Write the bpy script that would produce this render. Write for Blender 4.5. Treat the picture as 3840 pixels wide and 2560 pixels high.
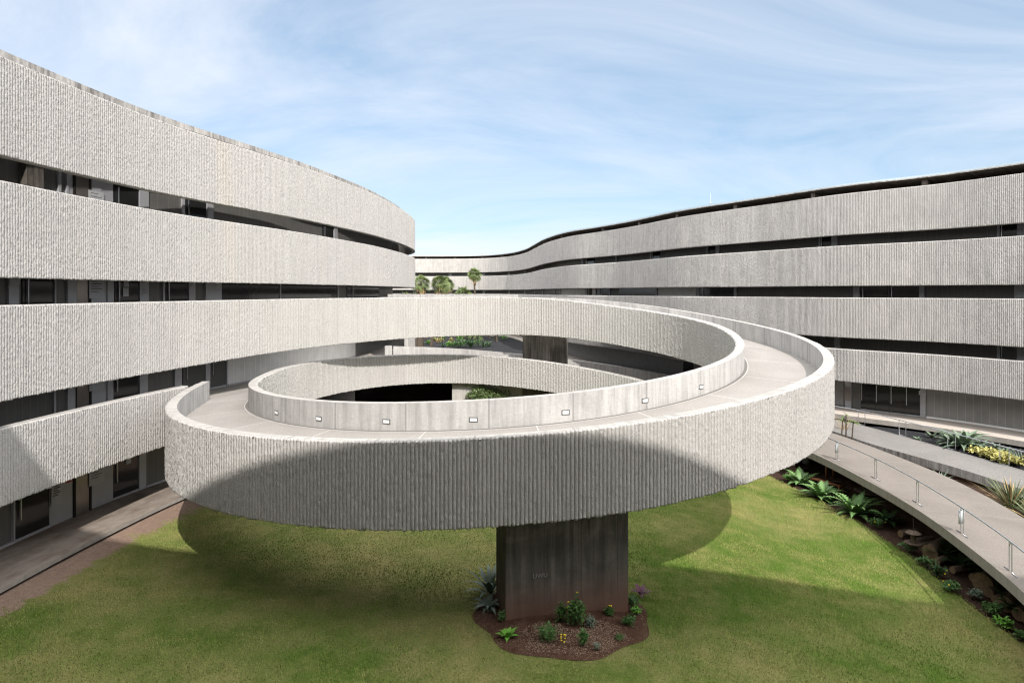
import bpy, math, random
import numpy as np
from mathutils import Vector
R = math.radians
rng = np.random.default_rng(7); random.seed(7)
S = bpy.context.scene
COL = S.collection
for o in list(bpy.data.objects): bpy.data.objects.remove(o)

# ------------------------------------------------------------ camera, sky, sun, exposure
# world units are metres; z = 0 is the height of the photographer's eye, the courtyard lies at about -8.7
cam_d = bpy.data.cameras.new("camera"); cam = bpy.data.objects.new("camera", cam_d); COL.objects.link(cam)
cam.location = (0, 0, 0); cam.rotation_euler = (R(90), 0, 0)
cam_d.sensor_width = 36; cam_d.lens = 24.0; cam_d.shift_y = -185 / 3840
cam_d.clip_start = 0.1; cam_d.clip_end = 6000
S.camera = cam
SUN_AZ, SUN_EL = R(19), R(41)        # the sun stands behind the camera, to its right
sd = Vector((math.sin(SUN_AZ) * math.cos(SUN_EL), -math.cos(SUN_AZ) * math.cos(SUN_EL), math.sin(SUN_EL)))
sl = bpy.data.lights.new("sun", 'SUN'); sun = bpy.data.objects.new("sun", sl); COL.objects.link(sun)
sl.energy = 3.5; sl.angle = R(0.55); sl.color = (1.0, 0.955, 0.905)
sun.rotation_euler = sd.to_track_quat('Z', 'Y').to_euler(); sun.location = (30, -80, 80)
W = bpy.data.worlds.new("World"); S.world = W; W.use_nodes = True
nt = W.node_tree; nt.nodes.clear()
def wn(t, **k):
    n = nt.nodes.new(t)
    for a, b in k.items(): setattr(n, a, b)
    return n
wo = wn('ShaderNodeOutputWorld'); wb = wn('ShaderNodeBackground'); wb.inputs[1].default_value = 0.15
sky = wn('ShaderNodeTexSky'); sky.sky_type = 'NISHITA'; sky.sun_disc = False
sky.sun_elevation = SUN_EL; sky.sun_rotation = R(180) - SUN_AZ
sky.air_density = 1.0; sky.dust_density = 0.6; sky.ozone_density = 2.5; sky.altitude = 300
tc = wn('ShaderNodeTexCoord'); sep = wn('ShaderNodeSeparateXYZ')
nt.links.new(tc.outputs['Generated'], sep.inputs[0])
def wmath(op, a, b=None, c=None):
    n = wn('ShaderNodeMath', operation=op)
    for i, x in enumerate((a, b, c)):
        if x is None: continue
        if isinstance(x, (int, float)): n.inputs[i].default_value = x
        else: nt.links.new(x, n.inputs[i])
    return n.outputs[0]
zz = wmath('ADD', wmath('MAXIMUM', sep.outputs[2], 0.0), 0.16)
cx = wmath('DIVIDE', sep.outputs[0], zz); cy = wmath('DIVIDE', sep.outputs[1], zz)
cmb = wn('ShaderNodeCombineXYZ'); nt.links.new(cx, cmb.inputs[0]); nt.links.new(cy, cmb.inputs[1])
mp = wn('ShaderNodeMapping'); mp.inputs['Scale'].default_value = (0.50, 0.85, 1); mp.inputs['Location'].default_value = (3.1, 1.9, 0.4)
mp.inputs['Rotation'].default_value = (0, 0, R(-24)); nt.links.new(cmb.outputs[0], mp.inputs[0])
n1 = wn('ShaderNodeTexNoise'); n1.inputs['Scale'].default_value = 1.05; n1.inputs['Detail'].default_value = 12; n1.inputs['Roughness'].default_value = 0.60
n1.inputs['Distortion'].default_value = 0.9
nt.links.new(mp.outputs[0], n1.inputs[0])
cr = wn('ShaderNodeValToRGB'); cr.color_ramp.elements[0].position = 0.34; cr.color_ramp.elements[1].position = 0.68
cr.color_ramp.elements[0].color = (0.0, 0.0, 0.0, 1); cr.color_ramp.elements[1].color = (0.85, 0.85, 0.85, 1)
nt.links.new(n1.outputs[0], cr.inputs[0])
mx = wn('ShaderNodeMix', data_type='RGBA'); nt.links.new(cr.outputs[0], mx.inputs[0])
gn = wn('ShaderNodeMix', data_type='RGBA'); gn.blend_type = 'MIX'; gn.inputs[0].default_value = 0.35
nt.links.new(sky.outputs[0], gn.inputs[6]); gn.inputs[7].default_value = (5.0, 6.9, 8.6, 1)
nt.links.new(gn.outputs[2], mx.inputs[6]); mx.inputs[7].default_value = (7.0, 7.4, 8.2, 1)
# sky gain raised overhead and behind the camera to lift fill light in shade
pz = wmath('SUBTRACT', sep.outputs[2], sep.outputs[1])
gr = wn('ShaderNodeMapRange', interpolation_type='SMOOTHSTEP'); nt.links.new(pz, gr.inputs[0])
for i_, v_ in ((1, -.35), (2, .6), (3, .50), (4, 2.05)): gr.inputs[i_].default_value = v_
gt = wn('ShaderNodeMapRange', interpolation_type='SMOOTHSTEP'); nt.links.new(pz, gt.inputs[0])
for i_, v_ in ((1, -.35), (2, .5), (3, 0.0), (4, .85)): gt.inputs[i_].default_value = v_
hz = wn('ShaderNodeMix', data_type='RGBA'); nt.links.new(gt.outputs[0], hz.inputs[0]); nt.links.new(mx.outputs[2], hz.inputs[6]); hz.inputs[7].default_value = (6.3, 6.15, 6.0, 1)
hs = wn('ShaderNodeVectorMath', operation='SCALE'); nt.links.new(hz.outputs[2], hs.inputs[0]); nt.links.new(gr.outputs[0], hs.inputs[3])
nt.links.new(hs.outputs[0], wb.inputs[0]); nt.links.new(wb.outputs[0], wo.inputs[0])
S.view_settings.view_transform = 'Standard'; S.view_settings.look = 'None'
S.view_settings.exposure = 0.85; S.view_settings.gamma = 1.0
S.cycles.max_bounces = 7; S.cycles.diffuse_bounces = 4; S.cycles.glossy_bounces = 3
S.cycles.use_denoising = True
try: S.cycles.denoiser = 'OPENIMAGEDENOISE'; S.cycles.denoising_prefilter = 'NONE'; S.cycles.denoising_input_passes = 'RGB_ALBEDO_NORMAL'
except Exception: pass
S.cycles.filter_width = 1.2
S.cycles.sample_clamp_indirect = 6

# ------------------------------------------------------------ tagging
def tag(o, label=None, cat=None, group=None, kind=None):
    if label: o["label"] = label
    if cat: o["category"] = cat
    if group: o["group"] = group
    if kind: o["kind"] = kind
    return o
def empty(name, loc=(0, 0, 0), label=None, cat=None, group=None):
    o = bpy.data.objects.new(name, None); o.location = loc; o.empty_display_size = 0.3
    COL.objects.link(o); return tag(o, label, cat, group)
def par(o, parent):
    if parent is not None:
        o.parent = parent
        top = parent
        off = Vector((0, 0, 0))
        while top is not None: off += top.location; top = top.parent
        o.location = o.location - off
    return o

# ------------------------------------------------------------ materials
def mat(name): 
    m = bpy.data.materials.new(name); m.use_nodes = True
    return m, m.node_tree, m.node_tree.nodes['Principled BSDF']
class NB:
    def __init__(s, t): s.t = t
    def n(s, ty, **k):
        x = s.t.nodes.new(ty)
        for a, b in k.items(): setattr(x, a, b)
        return x
    def l(s, a, b): s.t.links.new(a, b)
    def m(s, op, a, b=None, clamp=False):
        x = s.n('ShaderNodeMath', operation=op); x.use_clamp = clamp
        for i, v in enumerate((a, b)):
            if v is None: continue
            if isinstance(v, (int, float)): x.inputs[i].default_value = v
            else: s.l(v, x.inputs[i])
        return x.outputs[0]
    def noise(s, vec, scale, detail=4, rough=.55, dist=0.0, sc=None):
        if sc is not None:
            mp = s.n('ShaderNodeMapping'); mp.inputs['Scale'].default_value = sc; s.l(vec, mp.inputs[0]); vec = mp.outputs[0]
        x = s.n('ShaderNodeTexNoise'); x.inputs['Scale'].default_value = scale; x.inputs['Detail'].default_value = detail
        x.inputs['Roughness'].default_value = rough; x.inputs['Distortion'].default_value = dist
        s.l(vec, x.inputs[0]); return x.outputs[0]
    def ramp(s, fac, a, b, ca=(0, 0, 0, 1), cb=(1, 1, 1, 1)):
        x = s.n('ShaderNodeValToRGB'); e = x.color_ramp.elements
        e[0].position = a; e[1].position = b; e[0].color = ca; e[1].color = cb
        s.l(fac, x.inputs[0]); return x.outputs[0]
    def mix(s, fac, a, b, bt='MIX'):
        x = s.n('ShaderNodeMix', data_type='RGBA', blend_type=bt)
        for i, v in ((0, fac), (6, a), (7, b)):
            if isinstance(v, (int, float)): x.inputs[i].default_value = v
            elif isinstance(v, tuple): x.inputs[i].default_value = v if len(v) == 4 else v + (1,)
            else: s.l(v, x.inputs[i])
        return x.outputs[2]
    def step(s, v, a, b, lo=0.0, hi=1.0):
        x = s.n('ShaderNodeMapRange'); s.l(v, x.inputs[0])
        for i, q in ((1, a), (2, b), (3, lo), (4, hi)): x.inputs[i].default_value = q
        return x.outputs[0]
    def bump(s, h, strength, dist, nrm=None):
        x = s.n('ShaderNodeBump'); x.inputs['Strength'].default_value = strength; x.inputs['Distance'].default_value = dist
        s.l(h, x.inputs['Height'])
        if nrm is not None: s.l(nrm, x.inputs['Normal'])
        return x.outputs[0]
def concrete(name, base, dark, streak=.5, grain=30, bump=.5, boards=0.0, joints=0.0, warm=0.0, foot=None, rough=.9, pores=0.0, flat=False, broken=None):
    m, t, b = mat(name); k = NB(t)
    uv = k.n('ShaderNodeUVMap').outputs[0]
    st = k.noise(uv, 1.0, 6, .62, .2, sc=(4.5, .32, 1) if not flat else (.45, 1.6, 1))
    bl = k.noise(uv, .9, 7, .66, .8)
    fi = k.noise(uv, grain, 3, .6)
    f = k.m('MULTIPLY', k.ramp(st, .40, .72), streak)
    f = k.m('ADD', f, k.m('MULTIPLY', k.ramp(bl, .42, .75), streak * .6), clamp=True)
    c = k.mix(f, base, dark)
    c = k.mix(k.m('MULTIPLY', k.ramp(fi, .30, .75), .35), c, tuple(x * .72 for x in dark), 'MIX')
    if warm:
        wv = k.noise(uv, 1.0, 2, .5, sc=(.33, .04, 1))
        c = k.mix(k.m('MULTIPLY', k.ramp(wv, .62, .74), warm), c, (base[0] * 1.02, base[1] * .88, base[2] * .70))
    sx = k.n('ShaderNodeSeparateXYZ'); k.l(uv, sx.inputs[0])
    if boards:
        wb_ = k.m('FRACT', k.m('MULTIPLY', sx.outputs[0], 9.5))
        cell = k.n('ShaderNodeTexWhiteNoise', noise_dimensions='1D'); k.l(k.m('FLOOR', k.m('MULTIPLY', sx.outputs[0], 9.5)), cell.inputs[1])
        c = k.mix(k.m('MULTIPLY', cell.outputs[0], boards), c, dark)
        ln = k.m('LESS_THAN', wb_, .05)
        c = k.mix(k.m('MULTIPLY', ln, boards * .8), c, dark)
    if joints:
        jf = k.m('LESS_THAN', k.m('FRACT', k.m('DIVIDE', sx.outputs[0], joints)), .02)
        c = k.mix(k.m('MULTIPLY', jf, .7), c, tuple(x * .7 for x in dark))
        cell = k.n('ShaderNodeTexWhiteNoise', noise_dimensions='1D'); k.l(k.m('FLOOR', k.m('DIVIDE', sx.outputs[0], joints)), cell.inputs[1])
        c = k.mix(k.m('MULTIPLY', cell.outputs[0], .28), c, dark)
    if broken:      # the hammered ribs show darker stone than the smooth grooves between them
        ab = k.n('ShaderNodeAttribute'); ab.attribute_name = 'broken'
        sp = k.noise(uv, 26, 4, .75)
        c = k.mix(k.m('MULTIPLY', ab.outputs['Fac'], broken), c, tuple(x * .68 for x in dark))
        c = k.mix(k.m('MULTIPLY', k.m('MULTIPLY', ab.outputs['Fac'], k.ramp(sp, .5, .62)), .55), c, tuple(x * .3 for x in dark))
    if pores:
        vo = k.n('ShaderNodeTexVoronoi'); vo.inputs['Scale'].default_value = pores; k.l(uv, vo.inputs[0])
        c = k.mix(k.m('LESS_THAN', vo.outputs[0], .14), c, tuple(x * .25 for x in dark))
    if foot is not None:      # earth splashed on the foot of the pier
        g = k.m('ADD', sx.outputs[1], k.m('MULTIPLY', st, .5))
        c = k.mix(k.step(g, foot[0], foot[1], 1, 0), c, foot[2])
        low_band = k.step(k.m('ADD', sx.outputs[1], k.m('MULTIPLY', st, .35)), foot[3] - .15, foot[3] + .1, 1, 0)  # lower part darker, up to a ragged height
        c = k.mix(k.m('MULTIPLY', low_band, .45), c, foot[4])
    k.l(c, b.inputs['Base Color']); b.inputs['Roughness'].default_value = rough
    b.inputs['Specular IOR Level'].default_value = .25
    h = k.noise(uv, grain * .8, 5, .7)
    k.l(k.bump(h, bump, .02), b.inputs['Normal'])
    return m
M = {}
M['ribbed'] = concrete('ribbed_concrete', (.55, .53, .505), (.37, .355, .335), .5, 34, .55, joints=1.25, warm=.45, broken=.46)
M['ribbed_aged'] = concrete('ribbed_concrete_aged', (.60, .575, .545), (.35, .335, .315), .8, 34, .55, joints=1.25, warm=.12, broken=.36)
M['smooth'] = concrete('smooth_concrete', (.46, .447, .428), (.24, .233, .224), .85, 14, .18, boards=.10, joints=2.5)
M['coping'] = concrete('coping_concrete', (.40, .383, .358), (.22, .21, .195), .85, 16, .2, joints=2.5)
M['soffit'] = concrete('soffit_concrete', (.36, .34, .31), (.22, .21, .19), .6, 10, .2, boards=.3)
M['brown_soffit'] = concrete('dark_brown_soffit', (.16, .135, .115), (.07, .055, .045), .9, 9, .3)  # dark brown with random streaks and blotches
M['fascia'] = concrete('weathered_fascia', (.42, .40, .37), (.13, .12, .11), 1.0, 10, .3)
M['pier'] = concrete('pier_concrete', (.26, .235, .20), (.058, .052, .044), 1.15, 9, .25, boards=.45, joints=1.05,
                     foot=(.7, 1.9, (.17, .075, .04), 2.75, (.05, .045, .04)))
M['pier_light'] = concrete('pier_concrete_light', (.42, .405, .37), (.24, .23, .21), .8, 9, .25, boards=.3)
M['slab'] = concrete('slab_concrete', (.32, .295, .265), (.20, .182, .16), .6, 12, .15)
M['walkway'] = concrete('walkway_concrete', (.27, .235, .20), (.13, .10, .08), .9, 7, .12, rough=.7, flat=True)
M['white_walk'] = concrete('pale_walkway', (.42, .375, .33), (.33, .29, .25), .5, 10, .12, flat=True)
def aggregate(name, a, b2, joint=3.3, grain=26, gutter=True, line=(.75, .73, .70)):
    m, t, b = mat(name); k = NB(t)
    uv = k.n('ShaderNodeUVMap').outputs[0]
    fi = k.noise(uv, grain, 4, .75); bl = k.noise(uv, .5, 5, .6, .4)
    vo = k.n('ShaderNodeTexVoronoi'); vo.inputs['Scale'].default_value = grain * 1.4; k.l(uv, vo.inputs[0])
    c = k.mix(k.ramp(fi, .3, .7), a, b2)
    c = k.mix(k.m('MULTIPLY', k.ramp(bl, .4, .7), .45), c, tuple(x * .8 for x in b2))
    c = k.mix(k.m('MULTIPLY', k.ramp(vo.outputs[0], .2, .7), .35), c, tuple(x * .6 for x in b2))
    if joint:
        sx = k.n('ShaderNodeSeparateXYZ'); k.l(uv, sx.inputs[0])
        f = k.m('FRACT', k.m('DIVIDE', k.m('ADD', sx.outputs[0], k.m('MULTIPLY', bl, .04)), joint))
        c = k.mix(k.m('MULTIPLY', k.m('LESS_THAN', f, .0065), .4), c, line)
        if gutter:
            g = k.m('ADD', sx.outputs[1], k.m('MULTIPLY', fi, .06))
            c = k.mix(k.m('MULTIPLY', k.m('LESS_THAN', g, .15), .75), c, (.10, .095, .09))
            c = k.mix(k.m('MULTIPLY', k.m('MULTIPLY', k.m('GREATER_THAN', g, .15), k.m('LESS_THAN', g, .18)), .45), c, (.6, .59, .57))
    k.l(c, b.inputs['Base Color']); b.inputs['Roughness'].default_value = .95; b.inputs['Specular IOR Level'].default_value = .2
    k.l(k.bump(fi, .6, .02), b.inputs['Normal'])
    return m
M['deck'] = aggregate('ramp_aggregate', (.325, .305, .283), (.215, .20, .183))
M['path'] = aggregate('path_aggregate', (.25, .222, .196), (.155, .137, .121), joint=4.1, gutter=False, line=(.30, .27, .25), grain=22)
M['path_grey'] = aggregate('path_grey', (.24, .228, .216), (.165, .155, .147), joint=0, gutter=False, grain=10)
def plain(name, c, rough=.6, metal=0.0, spec=.4, nz=0.0, scale=8, c2=None, bump=0.0):
    m, t, b = mat(name); k = NB(t)
    b.inputs['Roughness'].default_value = rough; b.inputs['Metallic'].default_value = metal
    b.inputs['Specular IOR Level'].default_value = spec
    tcn = k.n('ShaderNodeTexCoord').outputs['Object']
    f = k.noise(tcn, scale, 4, .6)
    k.l(k.mix(k.ramp(f, .3, .7), c, c2 if c2 else tuple(x * (1 - nz) for x in c)), b.inputs['Base Color'])
    if bump: k.l(k.bump(f, bump, .02), b.inputs['Normal'])
    return m
M['metal'] = plain('galvanised_steel', (.55, .57, .60), .35, .85, .5, .12)
M['steel_post'] = plain('painted_steel', (.36, .365, .38), .5, .2, .4, .1, 2)
M['door'] = plain('dark_door_glass', (.022, .023, .023), .08, 0, .35, .3, 1)
M['door_olive'] = plain('olive_door', (.075, .077, .072), .35, 0, .4, .15, 1)
M['dark'] = plain('near_black', (.02, .018, .016), .8, 0, .2, .4, 1)  # also stands in for shade on the bridge deck, backdrop panel and footing
M['paper'] = plain('notice_paper', (.42, .43, .44), .7, 0, .3, .15, 12)
M['ink'] = plain('notice_ink', (.05, .05, .05), .8, 0, .2, .1)
M['red'] = plain('sign_red', (.35, .06, .05), .6, 0, .3, .1)
M['green_sign'] = plain('exit_green', (.01, .18, .10), .5, 0, .4, .1)
M['white_paint'] = plain('white_paint', (.72, .72, .70), .5, 0, .4, .06)
M['brushed'] = plain('brushed_steel', (.30, .27, .25), .35, .8, .5, .15, 3)
def uglass(name, c, c2, pitch=.33):
    m, t, b = mat(name); k = NB(t)
    uv = k.n('ShaderNodeUVMap').outputs[0]; sx = k.n('ShaderNodeSeparateXYZ'); k.l(uv, sx.inputs[0])
    f = k.m('FRACT', k.m('DIVIDE', sx.outputs[0], pitch))
    cc = k.mix(k.ramp(k.noise(uv, 1.2, 3, .5), .3, .7), c, c2)
    cc = k.mix(k.m('MULTIPLY', k.m('LESS_THAN', f, .06), .6), cc, tuple(min(1, x * 1.9) for x in c))
    cc = k.mix(k.m('MULTIPLY', k.m('GREATER_THAN', f, .95), .6), cc, tuple(x * .45 for x in c))
    k.l(cc, b.inputs['Base Color']); b.inputs['Roughness'].default_value = .38; b.inputs['Specular IOR Level'].default_value = .35
    return m
M['uglass'] = uglass('channel_glass', (.115, .112, .105), (.09, .09, .085))
M['uglass_mid'] = uglass('channel_glass_mid', (.24, .235, .225), (.19, .187, .18), .46)
M['uglass_pale'] = uglass('channel_glass_pale', (.62, .61, .58), (.52, .51, .49), .46)
def soil(name, a, b2, sc=6, bump=.8, chips=None):
    m, t, b = mat(name); k = NB(t)
    p = k.n('ShaderNodeNewGeometry').outputs['Position']
    f = k.noise(p, sc, 7, .7); g = k.noise(p, sc * .12, 3, .5)
    c = k.mix(k.ramp(f, .3, .7), a, b2); c = k.mix(k.m('MULTIPLY', k.ramp(g, .4, .65), .5), c, tuple(x * .7 for x in a))
    if chips:
        vo = k.n('ShaderNodeTexVoronoi'); vo.inputs['Scale'].default_value = chips[0]; k.l(p, vo.inputs[0])
        c = k.mix(k.m('MULTIPLY', k.m('LESS_THAN', vo.outputs[0], .3), k.ramp(k.noise(p, 1.1, 3, .6), .46, .56)), c, chips[1])
    k.l(c, b.inputs['Base Color']); b.inputs['Roughness'].default_value = 1; b.inputs['Specular IOR Level'].default_value = .1
    k.l(k.bump(f, bump, .08), b.inputs['Normal'])
    return m
M['soil'] = soil('dark_soil', (.06, .034, .024), (.032, .02, .015), 5)
M['red_soil'] = soil('red_soil', (.10, .052, .034), (.052, .027, .018), 9, 1.2, (38, (.27, .19, .13)))
M['dust'] = soil('dusty_earth', (.42, .27, .195), (.27, .17, .12), 7, .5)
M['black_gravel'] = soil('black_gravel', (.04, .04, .043), (.018, .018, .02), 14, 1.2)
def lawn_mat():
    m, t, b = mat('lawn_turf'); k = NB(t)
    p = k.n('ShaderNodeNewGeometry').outputs['Position']
    f0 = k.noise(p, .16, 4, .55, .3); f1 = k.noise(p, 1.1, 6, .65, .3); f2 = k.noise(p, 14, 4, .75)
    f3 = k.noise(p, 55, 2, .6)
    c = k.mix(k.ramp(f2, .32, .68), (.10, .165, .026), (.055, .095, .014))
    dry = k.m('ADD', k.m('MULTIPLY', k.ramp(f0, .40, .62), .62), k.m('MULTIPLY', k.ramp(f1, .42, .66), .38))
    c = k.mix(k.m('MULTIPLY', dry, .85), c, k.mix(k.ramp(f2, .3, .7), (.36, .31, .135), (.21, .18, .075)))
    c = k.mix(k.m('MULTIPLY', k.ramp(f3, .45, .75), .5), c, (.03, .04, .012))
    at = k.n('ShaderNodeAttribute'); at.attribute_name = 'edge'
    e = k.m('ADD', at.outputs['Fac'], k.m('MULTIPLY', k.m('SUBTRACT', k.noise(p, 2.2, 6, .7), .5), 1.5))
    c = k.mix(k.ramp(e, .45, .62), c, k.mix(k.ramp(k.noise(p, 9, 6, .7), .3, .7), (.30, .215, .165), (.19, .13, .10)))
    k.l(c, b.inputs['Base Color']); b.inputs['Roughness'].default_value = 1; b.inputs['Specular IOR Level'].default_value = .05
    k.l(k.bump(k.m('ADD', f2, k.m('MULTIPLY', f3, .5)), 1.0, .05), b.inputs['Normal'])
    return m
M['lawn'] = lawn_mat()
def leafmat(name, a, b2, rough=.5, sc=3, trans=.25):
    m, t, b = mat(name); k = NB(t)
    p = k.n('ShaderNodeNewGeometry').outputs['Position']
    c = k.mix(k.ramp(k.noise(p, sc, 4, .6), .35, .65), a, b2)
    at = k.n('ShaderNodeAttribute'); at.attribute_name = 'tint'
    c = k.mix(at.outputs['Fac'], c, tuple(min(1, x * 2.2) for x in a))
    k.l(c, b.inputs['Base Color']); b.inputs['Roughness'].default_value = rough; b.inputs['Specular IOR Level'].default_value = .3
    return m
M['grass'] = leafmat('grass_blades', (.10, .17, .024), (.30, .26, .10), .8, .55)
M['leaf'] = leafmat('leaf_green', (.035, .085, .018), (.06, .12, .03))
M['leaf_dark'] = leafmat('leaf_dark', (.018, .045, .014), (.03, .065, .018))
M['leaf_grey'] = leafmat('leaf_greygreen', (.13, .17, .12), (.07, .10, .07))
M['agave'] = leafmat('agave_green', (.10, .145, .095), (.14, .18, .12))
M['yucca'] = leafmat('yucca_green', (.055, .085, .035), (.16, .16, .09))
M['creeper'] = leafmat('creeper_green', (.055, .085, .028), (.10, .13, .05))
M['cardoon'] = leafmat('cardoon_green', (.075, .15, .045), (.12, .20, .07))
M['yellow_leaf'] = leafmat('yellow_leaf', (.30, .265, .085), (.13, .145, .045))
M['lime'] = leafmat('lime_leaf', (.10, .24, .03), (.06, .15, .02))
M['palm'] = leafmat('palm_green', (.07, .105, .035), (.13, .15, .05), .55, 1.5)
M['palm_dry'] = leafmat('palm_dry', (.36, .25, .12), (.22, .15, .08), .8, 2)
M['yellow_flower'] = plain('yellow_flower', (.70, .50, .02), .6)
M['purple'] = plain('purple_leaf', (.16, .06, .10), .6, nz=.3)
M['bark'] = plain('bark', (.10, .08, .062), .95, 0, .1, .5, 14, bump=1.0)
M['log_bark'] = plain('log_bark', (.16, .12, .09), .95, 0, .1, .6, 22, bump=1.0)
M['cut_wood'] = plain('cut_wood', (.20, .14, .085), .9, 0, .1, .4, 10)
M['bench'] = plain('bench_wood', (.36, .15, .07), .6, 0, .3, .35, 5)
M['stone'] = plain('stone', (.13, .095, .075), .95, 0, .1, .5, 7, bump=.8)
M['bucket'] = plain('bucket_plastic', (.36, .38, .38), .5, 0, .3, .1)
M['rust'] = plain('rust_wall', (.10, .045, .03), .9, 0, .1, .4, 3)

# ------------------------------------------------------------ mesh helpers
def mk(name, V, F, mats, midx=None, uv=None, parent=None, smooth=False, attr=None):
    V = np.asarray(V, dtype=np.float32); me = bpy.data.meshes.new(name)
    F = np.asarray(F, dtype=np.int32) if not isinstance(F, list) else F
    if isinstance(F, list):
        tot = np.array([len(f) for f in F], dtype=np.int32); li = np.concatenate([np.asarray(f, dtype=np.int32) for f in F])
    else:
        tot = np.full(len(F), F.shape[1], dtype=np.int32); li = F.reshape(-1)
    me.vertices.add(len(V)); me.vertices.foreach_set('co', V.reshape(-1))
    me.loops.add(len(li)); me.loops.foreach_set('vertex_index', li)
    me.polygons.add(len(tot)); st = np.concatenate(([0], np.cumsum(tot)[:-1])).astype(np.int32)
    me.polygons.foreach_set('loop_start', st); me.polygons.foreach_set('loop_total', tot)
    if midx is not None: me.polygons.foreach_set('material_index', np.asarray(midx, dtype=np.int32))
    if uv is not None:
        u = me.uv_layers.new(name='UVMap'); u.data.foreach_set('uv', np.asarray(uv, dtype=np.float32)[li].reshape(-1))
    me.update(calc_edges=True)
    if smooth: me.polygons.foreach_set('use_smooth', np.ones(len(tot), dtype=bool))
    if attr:
        for an, av in attr.items():
            a = me.attributes.new(an, 'FLOAT', 'POINT'); a.data.foreach_set('value', np.asarray(av, dtype=np.float32))
    for mm in (mats if isinstance(mats, (list, tuple)) else [mats]): me.materials.append(mm)
    o = bpy.data.objects.new(name, me); COL.objects.link(o)
    return par(o, parent)
class MB:
    """collects shapes into ONE mesh"""
    def __init__(s): s.v = []; s.f = []; s.m = []; s.u = []; s.n = 0; s.t = []
    def add(s, V, F, mi=0, uv=None, tint=0.0):
        V = np.asarray(V, float); s.v.append(V)
        for f in F: s.f.append([i + s.n for i in f]); s.m.append(mi)
        s.u.append(np.asarray(uv, float) if uv is not None else V[:, [0, 2]])
        s.t.append(np.full(len(V), tint)); s.n += len(V)
    def box(s, c, d, rz=0.0, mi=0):
        x, y, z = [q / 2 for q in d]; P = np.array([[a * x, b * y, e * z] for e in (-1, 1) for a, b in ((-1, -1), (1, -1), (1, 1), (-1, 1))])
        ca, sa = math.cos(rz), math.sin(rz); P = np.stack([P[:, 0] * ca - P[:, 1] * sa, P[:, 0] * sa + P[:, 1] * ca, P[:, 2]], 1) + np.array(c)
        s.add(P, [(0, 3, 2, 1), (4, 5, 6, 7), (0, 1, 5, 4), (1, 2, 6, 5), (2, 3, 7, 6), (3, 0, 4, 7)], mi)
    def tube(s, pts, r, n=8, mi=0, caps=True, capmi=None):
        pts = [np.array(p, float) for p in pts]; k = len(pts); r = [r] * k if np.isscalar(r) else r
        V = []; up = np.array([0.13, 0.21, .97])
        for i, p in enumerate(pts):
            t = pts[min(i + 1, k - 1)] - pts[max(i - 1, 0)]; t /= np.linalg.norm(t) + 1e-9
            a = np.cross(t, up if abs(t @ up) < .95 else np.array([1., 0, 0])); a /= np.linalg.norm(a); b = np.cross(t, a)
            for j in range(n):
                an = 2 * math.pi * j / n; V.append(p + r[i] * (math.cos(an) * a + math.sin(an) * b))
        F = [(i * n + j, i * n + (j + 1) % n, (i + 1) * n + (j + 1) % n, (i + 1) * n + j) for i in range(k - 1) for j in range(n)]
        s.add(V, F, mi)
        if caps: 
            s.add(V[:n], [tuple(range(n))], mi if capmi is None else capmi); s.add(V[-n:], [tuple(range(n))], mi if capmi is None else capmi)
    def build(s, name, mats, parent=None, smooth=False):
        return mk(name, np.concatenate(s.v), s.f, mats, s.m, np.concatenate(s.u), parent, smooth, {'tint': np.concatenate(s.t)})
def hsh(a, b, seed=0):
    v = np.sin(a * 127.1 + b * 311.7 + seed * 74.7) * 43758.5453
    return v - np.floor(v)
def vnoise(x, y, seed=0):
    xi = np.floor(x); yi = np.floor(y); fx = x - xi; fy = y - yi; fx = fx * fx * (3 - 2 * fx); fy = fy * fy * (3 - 2 * fy)
    return (hsh(xi, yi, seed) * (1 - fx) + hsh(xi + 1, yi, seed) * fx) * (1 - fy) + (hsh(xi, yi + 1, seed) * (1 - fx) + hsh(xi + 1, yi + 1, seed) * fx) * fy
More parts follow.
